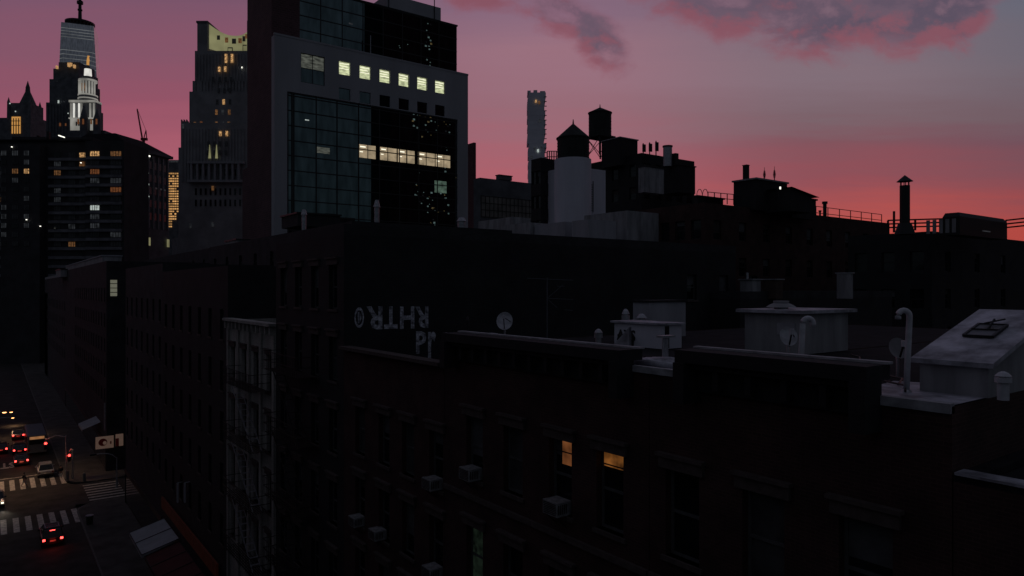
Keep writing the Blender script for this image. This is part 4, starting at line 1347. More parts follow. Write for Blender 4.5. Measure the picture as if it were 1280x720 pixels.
# lean-to roofs right of the shed
x0, x1, y0, y1, z1 = gdims(982, 988, 1014, 75, 235)
t_ = thing('roof_shed', 'black lean-to with a slanting roof right of the chimney shed', 'shed', (x0, y0, ztR - 0.5))
m = MB()
zr = Z(250, 80)
m.v += [Vector(p) for p in ((x0, y0, ztR - 0.5), (x1, y0, ztR - 0.5), (x1, y0 + 4, ztR - 0.5), (x0, y0 + 4, ztR - 0.5), (x0, y0, z1), (x1, y0, zr), (x1, y0 + 4, zr), (x0, y0 + 4, z1))]
m.f += [(0, 3, 2, 1), (4, 5, 6, 7), (0, 1, 5, 4), (1, 2, 6, 5), (2, 3, 7, 6), (3, 0, 4, 7)]
m.build('wall', brick_black, t_)
m = MB().quad((x0 - 0.2, y0 - 0.3, z1 + 0.1), (x1 + 1.2, y0 - 0.3, zr + 0.02), (x1 + 1.2, y0 + 4.3, zr + 0.02), (x0 - 0.2, y0 + 4.3, z1 + 0.1))
m.build('roof', metal_dk, t_)
gthing('roof_shed', 'low black shed at the right end of the brick block roof, before the railing', 'shed', 985, 990, 1020, 79, 247, 272, brick_black)
x_, y_ = W(974, 77)
m = MB().box(x_ - 0.2, x_ + 0.25, y_ - 0.25, y_ + 0.1, Z(237, 77), Z(231, 77))
x_, y_ = W(974.5, 74.6)
t_ = thing('flood_lamp', 'tiny white floodlight shining beside the rooftop shed', 'floodlight', (x_, y_, Z(238, 74.6)))
MB().box(-0.15, 0.15, -0.05, 0.2, 0, 0.5).build('housing', metal_dk, t_, local=True)
MB().box(-0.1, 0.1, -0.1, -0.052, 0.12, 0.38).build('lens', lit_star, t_, local=True)
MB().bar((0, 0.1, -0.9), (0, 0.1, 0), 0.08).build('bracket', metal_dk, t_, local=True)
yR0 = rb[2]
railing('roof_railing', 'long dark railing sloping down to the right along the brick block roof', (XY(1020, yR0 + 0.5), yR0 + 0.5), (XY(1102, yR0 + 0.5), yR0 + 0.5), ztR - 0.4, ztR - 0.4, 1.55, 6, 0.07, 1)
for (p_, yt, hw_, lab) in ((1031, 252, 0.22, 'capped dark pipe standing by the start of the long railing'), (1025, 263, 0.12, 'short stub pipe left of the capped pipe')):
    x_, y_ = W(p_, fY(p_, yR0 + 1.5))
    d_ = fY(p_, yR0 + 1.5)
    t_ = thing('vent_pipe', lab, 'vent pipe', (x_, y_, ztR - 0.4), group='dark pipes by the long railing')
    h = Z(yt, d_) - ztR + 0.4
    MB().cyl(0, 0, hw_, 0, h * 0.9, n=12).build('pipe', metal_dk, t_, local=True)
    MB().cyl(0, 0, hw_ * 1.5, h * 0.88, h, n=12).build('cap', metal_dk, t_, local=True)
# arched rails and pipes left of the shed
m = MB()
for p_ in (873, 880):
    d_ = 78
    x_, y_ = W(p_ + 1.5, d_)
    pts = []
    for k in range(9):
        a = R(180 * k / 8)
        pts.append(Vector((x_, y_, Z(246, d_))) + ux * 0.32 * -math.cos(a) + Vector((0, 0, 0.85 * math.sin(a))))
    m.tube(pts, 0.04, 6)
    # legs
tag(m.build('ladder_hoops', metal_dk), 'two thin arched ladder hoops on the roof right of the loft building', 'ladder hoops')
railing('roof_railing', 'short crooked railing between the arched hoops and the rooftop shed', W(885, 78), W(917, 78), Z(253, 78), Z(256, 78), 1.15, 4, 0.07, 1)
gthing('duct_box', 'low black duct on the roof below the arched hoops', 'duct', 868, 872, 904, 77, 246, 256, metal_dk)
# stack on the right
dK = 58.0
x_, y_ = W(1131, dK)
t_ = thing('round_stack', 'tall black round stack under a pointed rain cap, alone against the red sky', 'chimney', (x_, y_, ztS - 0.6))
z0 = ztS - 0.6
MB().cyl(0, 0, 5.8 / F * dK, 0, Z(232, dK) - z0, n=24).build('shaft', metal_dk, t_, local=True)
MB().cyl(0, 0, 12 / F * dK, 0, Z(279, dK) - z0, 7.5 / F * dK, n=24).build('base', metal_dk, t_, local=True)
m = MB()
for k in range(6):
    a = R(60 * k + 15)
    r_ = 5.0 / F * dK
    m.bar((r_ * math.cos(a), r_ * math.sin(a), Z(232, dK) - z0), (r_ * math.cos(a), r_ * math.sin(a), Z(227, dK) - z0), 0.05)
m.build('cap_struts', metal_dk, t_, local=True)
MB().cyl(0, 0, 9.4 / F * dK, Z(227, dK) - z0, Z(219, dK) - z0, 0.02, n=24).build('rain_cap', metal_dk, t_, local=True)
x_, y_ = W(1117.5, 57)
m = MB().cyl(x_, y_, 0.09, ztS - 0.5, Z(264, 57), n=10)
tag(m.build('vent_pipe', metal_dk), 'thin dark pipe just left of the pointed cap stack', 'vent pipe')
for (pa, pb, lab) in ((1110, 1178, 'black roof railing passing behind the capped stack'), (1257, 1300, 'black roof railing at the right edge of the photo')):
    a, b = W(pa, 66), W(pb, 66 if pa < 1200 else 64)
    railing('roof_railing', lab, a, b, Z(289, 66), Z(287, 66), Z(275.5, 66) - Z(289, 66), 2 if pa < 1200 else 1, 0.13, 2)
x0, x1, y0, y1, z1 = gdims(1178, 1200, 1259, 58, 265)
t_ = thing('cooling_unit', 'wide black rooftop unit with sloping ends at the far right skyline', 'roof unit', (x0, y0, ztS - 0.6))
m = MB()
pts = [(x0, y0), (x1, y0), (x1, min(y1, y0 + 6)), (x0, min(y1, y0 + 6))]
tp = [(x0 + 0.15, y0 + 0.15), (x1 - 0.4, y0 + 0.15), (x1 - 0.4, min(y1, y0 + 6) - 0.15), (x0 + 0.15, min(y1, y0 + 6) - 0.15)]
m.prism(pts, ztS - 0.6, z1 - 0.35); m.prism(pts, z1 - 0.348, z1, tp)
m.build('housing', metal_dk, t_)
m = MB()
for k in range(5): m.box(x0 - 0.02, x0 - 0.004, y0 + 0.3 + k * 0.5, y0 + 0.6 + k * 0.5, ztS - 0.4, z1 - 0.5)
m.build('louvres', stucco_dirty, t_)
MB().box(XY(1228, y0 - 0.05), XY(1238, y0 - 0.05), y0 - 0.05, y0 - 0.01, Z(286, 58), Z(284.5, 58)).build('light_strip', lit_cool_dim, t_)

# small pale roof things on the dark block below the office tower
for i, (p_, yt, yb, w_, lab) in enumerate(((380, 262, 276, 0.5, 'slanted pale pipe at the foot of the white office tower, left'), (471, 250, 272, 0.55, 'upright pale flue below the teal glass, middle'),
                                           (551, 283, 296, 0.7, 'pale twin flue at the foot of the black glass, right'), (577, 272, 284, 0.8, 'pale rounded vent at the right foot of the office tower'))):
    d_ = 70
    x_, y_ = W(p_, d_)
    t_ = thing('roof_flue', lab, 'flue', (x_, y_, ztU - 0.6), group='pale flues along the dark block roof')
    z0 = ztU - 0.6
    z1 = Z(yt, d_) - z0
    MB().cyl(0, 0, w_ * 0.45, 0, z1 * 0.85, n=12).build('pipe', metal_gr, t_, local=True)
    MB().cyl(0, 0, w_ * 0.62, z1 * 0.8, z1, w_ * 0.3, n=12).build('cap', metal_gr, t_, local=True)
gthing('machine_room', 'dark lift room on the broad black block, left of the pale flues', 'machine room', 352, 372, 425, 75, 267, 282, brick_grey)
gthing('machine_room', 'pale tank room on the broad black block at its left end', 'machine room', 282, 296, 312, 95, 300, 312, stucco_dirty)

# ================================================================== OFFICE TOWER
dO = 185.0
ox0, oy0 = W(343, dO)
ox1 = XY(585, oy0)
zO = Z(43, dO)
off = thing('office_tower', 'white clad office tower with a row of six bright square windows above dark glass', 'building', (ox0, oy0, 0))
def OX(px): return XY(px, oy0)
def OZ(px, py): return Z(py, fY(px, oy0))
wins = []
xs = [OX(423.75) + k * (OX(544) - OX(423.75)) / 5 for k in range(6)]
wW = OX(438) - OX(423.75)
zt_, zb_ = OZ(431, 77), OZ(431, 94)
big = (OX(376), OX(406), OZ(391, 105), OZ(391, 68.5))
cx0, cx1 = OX(359), OX(572)
cz1 = OZ(359, 114)
row2 = (cz1 + 0.25, cz1 + 0.25 + (zt_ - zb_) * 0.85)
holes = [(x - ox0, x + wW - ox0, zb_, zt_) for x in xs]
holes += [(x - ox0, x + wW - ox0, row2[0], row2[1]) for x in xs]
holes += [(big[0] - ox0, big[1] - ox0, big[2], big[3]), (cx0 - ox0, cx1 - ox0, 15, cz1)]
oyb = oy0 + 42
oys = oy0 + 2.4                     # the brown tower stands in the notch behind the left end
bxr_ = XY(375, oys)
m = MB().wall((ox0, oy0), (ox1, oy0), 0, zO, holes, 0.6)
m.quad((ox1, oy0, 0), (ox1, oyb, 0), (ox1, oyb, zO), (ox1, oy0, zO))
m.quad((ox0, oys, 0), (ox0, oy0, 0), (ox0, oy0, zO), (ox0, oys, zO))
m.quad((bxr_, oyb, 0), (ox1, oyb, 0), (ox1, oyb, zO), (bxr_, oyb, zO))
m.quad((bxr_, oys, 0), (bxr_, oyb, 0), (bxr_, oyb, zO), (bxr_, oys, zO))
m.quad((ox0, oys, 0), (bxr_, oys, 0), (bxr_, oys, zO), (ox0, oys, zO))
m.quad((ox0, oy0, zO), (ox1, oy0, zO), (ox1, oys, zO), (ox0, oys, zO))
m.quad((bxr_, oys, zO), (ox1, oys, zO), (ox1, oyb, zO), (bxr_, oyb, zO))
m.build('wall', office_white, off)
MB().box(ox0 - 0.1, ox1 + 0.1, oy0 - 0.1, oy0 + 0.5, zO, zO + 0.5).build('parapet', office_white, off)
# the six bright windows and the dark row
for i, x in enumerate(xs):
    w_ = window(off, (x, oy0), (x + wW, oy0), zb_, zt_, 0.3, frame_dk, lit_green, sill=False, bars=(0, 1), fw_=0.14)
    t_ = MB()
    for k in range(3):
        t_.box(x + 0.3, x + wW - 0.3 - 0.4 * (k % 2), oy0 + 0.28, oy0 + 0.29, zt_ - 0.65 - 0.7 * k, zt_ - 0.5 - 0.7 * k)
    t_.build('ceiling_light', lit_tube, w_)
    window(off, (x, oy0), (x + wW, oy0), row2[0], row2[1], 0.3, frame_dk, curtain if i else lit_teal if False else curtain, sill=False, bars=(0, 1), fw_=0.14)
w_ = window(off, (big[0], oy0), (big[1], oy0), big[2], big[3], 0.3, frame_dk, curtain, sill=False, bars=(1, 2), fw_=0.2)
zm = (big[2] + big[3]) / 2
MB().quad((big[0] + 0.15, oy0 + 0.32, zm + 0.1), (big[1] - 0.15, oy0 + 0.32, zm + 0.1), (big[1] - 0.15, oy0 + 0.32, big[3] - 0.2), (big[0] + 0.15, oy0 + 0.32, big[3] - 0.2)).build('lit_pane', lit_green_dim, w_)
# curtain wall: panes with mullions, floor lines
cw = MB()
flo = 18.8 / F * 187
nr = int((cz1 - 20) / flo)
vs_ = [OX(p) for p in (368, 396, 422, 449)]
step = vs_[-1] - vs_[-2]
xg = vs_[:]
while xg[-1] + step < cx1 - 0.5: xg.append(xg[-1] + step)
for x in xg:
    cw.box(x - 0.13, x + 0.13, oy0 + 0.22, oy0 + 0.38, 18, cz1 - 0.2)
for k in range(nr + 1):
    z_ = cz1 - 0.9 - k * flo
    cw.box(cx0, cx1, oy0 + 0.20, oy0 + 0.36, z_ - 0.13, z_ + 0.13)
cw.box(cx0, cx1, oy0 + 0.1, oy0 + 0.5, cz1 - 0.35, cz1)
cw.box(cx0, cx0 + 0.4, oy0 + 0.1, oy0 + 0.5, 16, cz1 - 0.35)
cw.box(cx0 + 1.3, cx0 + 1.6, oy0 + 0.1, oy0 + 0.5, 16, cz1 - 0.35)
cwo = cw.build('curtain_wall', frame_dk, off)
MB().quad((cx0, oy0 + 0.4, 15), (cx1, oy0 + 0.4, 15), (cx1, oy0 + 0.4, cz1), (cx0, oy0 + 0.4, cz1)).build('glazing', curtain, cwo)
# the lit floor: rooms behind the glass
def lit_room(px0, px1, py0, py1, m_, light=True):
    x0, x1 = OX(px0), OX(px1)
    pc = (px0 + px1) / 2
    z1_, z0_ = OZ(pc, py0), OZ(pc, py1)
    q = MB().quad((x0, oy0 + 0.39, z0_), (x1, oy0 + 0.39, z0_), (x1, oy0 + 0.39, z1_), (x0, oy0 + 0.39, z1_)).build('lit_window', m_, cwo)
    if light:
        t_ = MB().box(x0 + 0.5, x0 + (x1 - x0) * 0.78, oy0 + 0.37, oy0 + 0.38, z1_ - 0.75, z1_ - 0.4)
        t_.box(x0 + 0.4, x0 + (x1 - x0) * 0.55, oy0 + 0.37, oy0 + 0.38, z1_ - 2.0, z1_ - 1.75)
        t_.build('ceiling_light', lit_tube, q)
    return q
zl1, zl0 = OZ(455, 180.5), OZ(455, 197)
for (a, b, lt) in ((448.8, 460, 1), (461, 470.3, 0), (475.3, 485, 1), (486, 496.5, 0), (498, 508.5, 1), (510, 519, 0), (523.5, 533, 1), (534, 544.3, 0), (545.3, 555.3, 1), (556, 563.5, 0)):
    x0, x1 = OX(a), OX(b)
    q = MB().quad((x0, oy0 + 0.385, zl0), (x1, oy0 + 0.385, zl0), (x1, oy0 + 0.385, zl1), (x0, oy0 + 0.385, zl1)).build('lit_window', lit_tan, cwo)
    if lt:
        t_ = MB().box(x0 + 0.5, x0 + (x1 - x0) * 0.8, oy0 + 0.37, oy0 + 0.38, zl1 - 0.8, zl1 - 0.45)
        t_.box(x0 + 0.4, x0 + (x1 - x0) * 0.5, oy0 + 0.37, oy0 + 0.38, zl1 - 2.2, zl1 - 1.95)
        t_.build('ceiling_light', lit_tube, q)
lit_room(544, 559, 226, 241, lit_teal, False)
lit_room(397, 413, 184, 191.5, lit_green_dim, False)
for (a, y, w_) in ((384, 149.5, 4), (441, 29, 3)):
    pass
q = MB().box(OX(382), OX(387), oy0 + 0.37, oy0 + 0.38, OZ(384, 150.3), OZ(384, 149)).build('ceiling_light', lit_cool, cwo)
# set-back glass top
uy0 = oy0 + 6
ux0, ux1 = XY(372, uy0), XY(571, uy0)
zU = Z(33, fY(571, uy0))
ub2 = MB().box(ux0, ux1, uy0, uy0 + 30, zO + 0.003, zU).build('glass_top', curtain, off)
m = MB()
for k in range(9):
    x = ux0 + 0.2 + (ux1 - ux0 - 0.4) * k / 8
    m.box(x - 0.12, x + 0.12, uy0 - 0.12, uy0 - 0.004, zO, zU - 0.1)
nrow = int((zU - zO) / flo)
for k in range(nrow + 1):
    z_ = zU - 0.15 - k * flo
    m.box(ux0, ux1, uy0 - 0.1, uy0 - 0.002, z_ - 0.14, z_ + 0.14)
m.build('mullions', frame_dk, ub2)
MB().box(ux0 - 0.2, ux1 + 0.25, uy0 - 0.25, uy0 + 30.2, zU + 0.003, zU + 0.4).build('coping', metal_dk, ub2)
q = MB().box(XY(436, uy0), XY(441, uy0), uy0 - 0.05, uy0 - 0.02, Z(30.5, fY(438, uy0)), Z(28.5, fY(438, uy0))).build('ceiling_light', lit_cool_dim, ub2)
# penthouse
px0, px1 = XY(484, uy0 + 6), XY(551, uy0 + 6)
MB().box(px0, px1, uy0 + 6, uy0 + 20, zU + 0.4, Z(10, fY(551, uy0 + 6))).build('penthouse', office_white, off)
for p_, hh in ((486, 8), (543, 7)):
    x = XY(p_, uy0 + 5.8)
    t_ = MB().bar((x, uy0 + 5.8, zU + 0.4), (x, uy0 + 5.8, Z(10, fY(551, uy0 + 6)) + hh), 0.22)
    t_.build('mast', metal_dk, off)
MB().box(XY(463, oy0 + 3), XY(463, oy0 + 3) + 0.2, oy0 + 3, oy0 + 3.2, zO, Z(44, fY(463, oy0 + 3))).build('mast', metal_gr, off)
# corner trim of the side wall
# brown tower touching it on the left
building('brown_tower', 'tall brown windowless tower wall rising out of the photo left of the white office tower', 'building', ox0 + 0.05, bxr_ - 0.05, oys + 0.05, YX(309, ox0), 200, tower_brown, tar)
gb_('brown_annex', 'slightly wider brown lower block at the foot of the tall brown tower', 'building', 303, 312, 335, 215, 208, tower_brown, depth_max=20)

# the dark tower across the way that the office glass mirrors (its lit windows sparkle in the reflection)
rx0 = 217.0
ry = -60.0
rt_ = thing('mirrored_tower', 'dark high-rise with scattered lit windows, seen only mirrored in the office tower glass', 'building', (rx0, ry, 0))
MB().box(rx0, rx0 + 190, ry - 30, ry, 0, 260).build('wall', brick_black, rt_)
rnd = random.Random(11)
MYs = 2 * (oy0 + 0.4) - ry
def mirr(px, py):
    """point on the tower front whose mirror image shows at px, py"""
    d = fY(px, MYs)
    return XY(px, MYs), Z(py, d)
pts = []
for (pa, pb, ya_, yb2, n_) in ((515, 528, 142, 172, 16), (528, 563, 145, 172, 26), (550, 560, 180, 192, 5), (518, 530, 226, 256, 14), (534, 572, 240, 268, 22), (534, 546, 270, 282, 9), (520, 570, 200, 225, 5),
                              (508, 524, 42, 58, 10), (541, 549, 22, 82, 20)):
    for k in range(n_):
        pts.append((rnd.uniform(pa, pb), rnd.uniform(ya_, yb2)))
rnd.shuffle(pts)
for (p_, y_) in pts[:92]:
    x, z_ = mirr(p_, y_)
    if z_ < 3: continue
    s_ = rnd.choice((0.3, 0.42, 0.6, 0.75))
    MB().box(x - s_, x + s_, ry + 0.01, ry + 0.06, z_ - s_ * 0.8, z_ + s_ * 0.8).build('lit_window', rnd.choice((lit_cool, lit_cool, lit_cool, lit_cool_dim, lit_amber)), rt_)

# ================================================================== COURTHOUSE TOWER (yellow crown)
def oplane(pl, pr, d, yt):
    """local frame facing the camera: origin at the left end, X to the right"""
    a = Vector((*W(pl, d), 0)); b = Vector((*W(pr, d), 0))
    return a, (b - a).length
class Facing:
    """a building square to the line of sight at px centre"""
    def __init__(s, name, label, cat, pc, d, base=0.0):
        s.pc, s.d = pc, d
        s.az = math.atan((pc - 640) / F)
        s.dist = d
        x, y = W(pc, d)
        s.root = thing(name, label, cat, (x, y, base), rz=-(TH + 0.0))
        s.base = base
    def X(s, px): return (px - s.pc) / F * s.d
    def Zl(s, py): return Z(py, s.d) - s.base
    def box(s, name, m_, pl, pr, yt, yb, y0, y1, parent=None):
        return MB().box(s.X(pl), s.X(pr), y0, y1, s.Zl(yb), s.Zl(yt)).build(name, m_, parent or s.root, local=True)
G = Facing('courthouse_tower', 'tall dark stone tower with a concave yellow lit crown, left of the brown tower', 'tower', 266, 290)
def gwall(pl, pr, yt, yb, y0, depth, name='wall', m_=limestone):
    return G.box(name, m_, pl, pr, yt, yb, y0, y0 + depth)
gb0 = 360 + H * F / 290
gwall(224.5, 312, 185, gb0, -1, 34)
gwall(227.5, 312, 154, 185, -1, 33)
gwall(236, 312, 114, 154, 0.5, 30)
gwall(239, 312, 100, 114, 1.2, 29)
gwall(241.5, 312, 62, 100, 1.5, 28)
gwall(244.5, 257.5, 27, 62, 1.5, 12, 'corner_pier')
gwall(243.5, 258, 24.5, 27, 1.2, 13, 'pier_cap', stone_dark)
gwall(307, 313, 24, 62, 1.5, 12, 'corner_pier')
# recessed centre with window bays: darker strips between ribs
m = MB()
for k in range(17):
    p_ = 243.5 + k * 4.0
    m.box(G.X(p_ - 0.8), G.X(p_ + 0.8), 1.2, 1.49, G.Zl(158), G.Zl(66))
for k in range(21):
    p_ = 229.5 + k * 4.0
    m.box(G.X(p_ - 0.8), G.X(p_ + 0.8), -1.3, -1.01, G.Zl(228), G.Zl(162))
m.build('ribs', limestone, G.root, local=True)
m = MB()
for k in range(9):
    p_ = 243 + k * 7.3
    m.box(G.X(p_ - 1.2), G.X(p_ + 1.2), -3.0, -1.7, G.Zl(226), G.Zl(206))
m.box(G.X(238), G.X(308), -3.2, -1.6, G.Zl(206), G.Zl(203))
m.box(G.X(238), G.X(308), -3.2, -1.6, G.Zl(229), G.Zl(226))
m.build('colonnade', mat('pale limestone columns', (0.30, 0.31, 0.33), 0.85), G.root, local=True)
m = MB()
for k in range(6):
    m.box(G.X(227.5 + k * 1.6), G.X(228.3 + k * 1.6), -1.0, 0, G.Zl(154), G.Zl(150 + (k % 2) * 2))
m.build('finials', limestone, G.root, local=True)
# concave crown
m = MB()
nseg = 12
prev = None
for k in range(nseg + 1):
    f_ = k / nseg
    p_ = 257.5 + (308 - 257.5) * f_
    dep = 3.0 + 7.0 * math.sin(math.pi * f_)
    q = (G.X(p_), dep, G.Zl(27 + 7.0 * math.sin(math.pi * min(0.55, f_ * 1.4)) ), G.Zl(58))
    if prev:
        m.quad((prev[0], prev[1], prev[3]), (q[0], q[1], q[3]), (q[0], q[1], q[2]), (prev[0], prev[1], prev[2]))
        m.quad((prev[0], prev[1], prev[2]), (q[0], q[1], q[2]), (q[0], q[1] + 1.2, q[2]), (prev[0], prev[1] + 1.2, prev[2]))
    prev = q
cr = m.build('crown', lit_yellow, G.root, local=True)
for k, p_ in enumerate((265, 272.5, 281, 290, 298, 304)):
    f_ = (p_ - 257.5) / 50.5
    dep = 2.8 + 7.0 * math.sin(math.pi * f_)
    MB().box(G.X(p_ - 2.6), G.X(p_ + 2.6), dep - 0.25, dep - 0.05, G.Zl(44.5 - (1 if k in (0, 5) else 0)), G.Zl(38)).build('crown_window', stone_dark if k % 2 == 0 else lit_amber_dim, cr, local=True)
for p_ in (277, 300):
    f_ = (p_ - 257.5) / 50.5
    dep = 2.6 + 7.0 * math.sin(math.pi * f_)
    MB().box(G.X(p_ - 3.2), G.X(p_ + 3.2), dep - 0.4, dep - 0.2, G.Zl(58), G.Zl(50)).build('crown_window', stone_dark, cr, local=True)
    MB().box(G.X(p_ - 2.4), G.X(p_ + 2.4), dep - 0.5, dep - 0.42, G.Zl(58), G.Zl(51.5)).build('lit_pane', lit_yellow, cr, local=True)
rows = [(75, 'AL', (282, 289.5)), (86, 'o', (273.5, 281)), (99, 'd', (266, 274, 281.5, 288.5)), (113, 'd', (273, 280, 287)), (127, 'm', (271, 279, 287)), (140, 'w', (270, 278, 286)), (155, 'w', (270, 278, 285.5)), (168, 'o', (277.5, 285.5)), (181, 'd', (263, 270, 277, 285)), (192, 'd', (262, 270, 277, 284.5))]
for y_, c_, ps in rows:
    for i_, p_ in enumerate(ps):
        mm = {'A': lit_amber, 'o': lit_amber, 'd': glass_dim, 'm': lit_amber if i_ == 1 else glass_dim, 'w': lit_amber_dim if i_ in (0, 2) else lit_cool_dim, 'AL': lit_amber}[c_]
        f0 = 0.35 if y_ < 158 else -1.75
        MB().box(G.X(p_ - 1.5), G.X(p_ + 1.5), f0, f0 + 0.1, G.Zl(y_ + 3.2), G.Zl(y_ - (8 if c_ in ('AL',) else 3.2))).build('window', mm, G.root, local=True)
for (p_, y_, mm) in ((243, 155, lit_amber_dim), (251, 154.5, lit_orange), (302, 84, lit_star), (268, 236, lit_amber_dim), (231, 159, lit_cool_dim), (240, 283, lit_cool_dim), (268, 281, lit_cool_dim)):
    sz = 0.5 if mm is lit_star else 1.4
    f0 = 0.3 if y_ < 158 else -1.7
    MB().box(G.X(p_ - sz), G.X(p_ + sz), f0, f0 + 0.1, G.Zl(y_ + sz * 2), G.Zl(y_ - sz * 2)).build('window', mm, G.root, local=True)
# uplight on the wall above the colonnade, painted as glowing tapered strips
for p_ in (264.5, 273):
    m = MB()
    m.prism([(G.X(p_ - 1.6), -1.9), (G.X(p_ + 1.6), -1.9), (G.X(p_ + 1.6), -1.8), (G.X(p_ - 1.6), -1.8)], G.Zl(199), G.Zl(182), [(G.X(p_ - 0.3), -1.9), (G.X(p_ + 0.3), -1.9), (G.X(p_ + 0.3), -1.8), (G.X(p_ - 0.3), -1.8)])
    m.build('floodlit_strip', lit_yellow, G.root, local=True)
for k in range(10):
    for (y_, dim_) in ((216, 1), (240, 0), (254, 0)):
        p_ = 246.5 + k * 6.1
        MB().box(G.X(p_ - 1.0), G.X(p_ + 1.0), -1.3, -1.05, G.Zl(y_ + 4), G.Zl(y_ - 4)).build('window', glass_dk, G.root, local=True)

# ================================================================== ORANGE LIT OFFICE SLAB
O_ = Facing('orange_lit_office', 'distant office block glowing with rows of small orange windows between the dark towers', 'building', 217, 780)
O_.box('wall', stone_dark, 207, 226, 200, 395, 0, 30)
O_.box('roof_band', lit_cool_dim, 207, 226, 200, 203, -0.5, -0.05)
cnt = 0
orange_win = glow('small orange window', (1.0, 0.52, 0.18), 0.55, 0.5, 0.2)
for r_i in range(22):
    for c_i in range(5):
        y_ = 217 + r_i * 3.15
        p_ = 211.3 + c_i * 2.7
        if (r_i > 15 and c_i > 3) or (r_i > 18 and c_i > 1): continue
        if random.random() < 0.06: continue
        if cnt >= 98: break
        cnt += 1
        O_.box('lit_window', orange_win, p_ - 0.95, p_ + 0.95, y_ - 0.8, y_ + 0.8, -0.6, -0.1)

# ================================================================== APARTMENT SLAB, left
E = Facing('apartment_slab', 'wide dark apartment slab with faint balcony bands below the lit skyline, far left', 'building', 75, 245)
eb = 360 + H * F / 245
E.box('wall', slab_brick, -40, 112, 176, eb, 0, 14)
E.box('wall', slab_brick, 112, 160, 178, eb, -2.5, 14)
E.box('wall', slab_brick, 10, 58, 183, eb, -3.5, 0)
E.box('roof', tar, -42, 113, 175, 176.5, -1, 15)
E.box('roof_house', slab_brick, 10, 52, 169.5, 183, 2, 10)
E.box('roof_house', slab_brick, 60, 112, 170, 176, 2, 10)
E.box('roof_house', slab_brick, 132, 147, 174.5, 180, 2, 8)
E.box('roof_flue', metal_dk, 51, 54, 162, 175, 3, 4)
E.box('roof_flue', metal_dk, 38.5, 41, 167, 175, 3, 4)
m = MB()
fl_y = [193.5 + 11.15 * k for k in range(14)]
for y_ in fl_y:
    for (a, b, o_) in ((-38, 8, -0.8), (62, 110, -0.8), (114, 158, -3.3)):
        m.box(E.X(a), E.X(b), o_, 0 if o_ > -1 else -2.4, E.Zl(y_ + 7.8), E.Zl(y_ + 4.2))
m.build('balcony_bands', mat('dark concrete bands', (0.17, 0.17, 0.19), 0.9, var=0.3, scale=0.3), E.root, local=True)
n_ = 0
rnd = random.Random(5)
special = {(0, 104): lit_amber, (0, 124): lit_amber, (0, 150): lit_amber_dim, (2, 42): lit_amber, (2, 124): lit_orange, (3, 123): lit_amber, (4, 150): lit_orange, (5, 4): lit_amber_dim, (6, 124): lit_cool, (4, 108): lit_cool_dim, (5, 42): lit_cool_dim}
special[(6, 14)] = lit_cool_dim
special[(8, 12)] = lit_cool_dim
special[(9, 118)] = lit_orange
done = set()
for fi, y_ in enumerate(fl_y[:11]):
    for p_, w_, o_ in ((4, 6, -0.1), (14, 6, -3.6), (28, 7, -3.6), (42, 6, -3.6), (72, 8, -0.1), (90, 8, -0.1), (104, 9, -0.1), (124, 11, -2.6), (150, 13, -2.6)):
        mm = special.get((fi, p_))
        if mm is None:
            mm = rnd.choice((glass_dim, glass_dim, glass_dim, glass_dk, lit_cool_dim, lit_cool_dim, lit_amber_dim if rnd.random() < 0.4 else glass_dk))
        o2 = MB().box(E.X(p_ - w_ / 2), E.X(p_ + w_ / 2), o_ - 0.05, o_ + 0.02, E.Zl(y_ + 3.2), E.Zl(y_ - 2.6)).build('window', mm, E.root, local=True)
        fr = MB()
        for k in range(1, 4):
            xk_ = E.X(p_ - w_ / 2 + w_ * k / 4)
            fr.box(xk_ - 0.08, xk_ + 0.08, o_ - 0.1, o_ - 0.055, E.Zl(y_ + 3.2), E.Zl(y_ - 2.6))
        fr.build('frame', frame_dk, o2, local=True)
for (p_, y_) in ((25, 186.5), (83, 172.5), (110, 206), (43, 276), (60, 284)):  # tiny lit windows, kept as bare glowing points
    E.box('light_point', lit_star, p_ - 0.5, p_ + 0.5, y_ - 0.5, y_ + 0.5, -4.2, -3.8 if p_ != 83 else -1)
# classical courthouse beside it
class Slanted:
    """a front running between two plan points seen at px pl and pr"""
    def __init__(s, name, label, cat, pl, dl, pr, dr):
        s.a = Vector(W(pl, dl)); b = Vector(W(pr, dr)); s.t = (b - s.a).normalized()
        s.d = (dl + dr) / 2; s.base = 0
        s.root = thing(name, label, cat, (*s.a, 0), rz=math.atan2(s.t.y, s.t.x))
    def X(s, px):
        e = Vector(W(px, 1.0)); n = Vector((-s.t.y, s.t.x))
        k = s.a.dot(n) / e.dot(n)
        return (e * k - s.a).dot(s.t)
    def Zl(s, py): return Z(py, s.d)
Cc = Slanted('classical_courthouse', 'dark classical courthouse with pilasters and an overhanging cornice right of the apartment slab', 'building', 158, 300, 211, 327)
cb = 360 + H * F / 300
m = MB().box(Cc.X(157), Cc.X(211), 0, 30, -0.3, Cc.Zl(192)); m.build('wall', stone_dark, Cc.root, local=True)
MB().box(Cc.X(155.5), Cc.X(213), -1.5, 32, Cc.Zl(192), Cc.Zl(188.5)).build('cornice', stone_dark, Cc.root, local=True)
m = MB()
xa, xb = Cc.X(156), Cc.X(213)
m.prism([(xa, -1), (xb, -1), (xb, 31), (xa, 31)], Cc.Zl(188.4), Cc.Zl(172), [(xa + 4, 8), (xb - 9, 8), (xb - 9, 22), (xa + 4, 22)])
m.build('roof', tar, Cc.root, local=True)
m = MB()
for k in range(9):
    p_ = 161 + k * 6
    m.box(Cc.X(p_ - 0.6), Cc.X(p_ + 0.6), -0.6, -0.01, Cc.Zl(285), Cc.Zl(194))
m.build('pilaster', limestone, Cc.root, local=True)
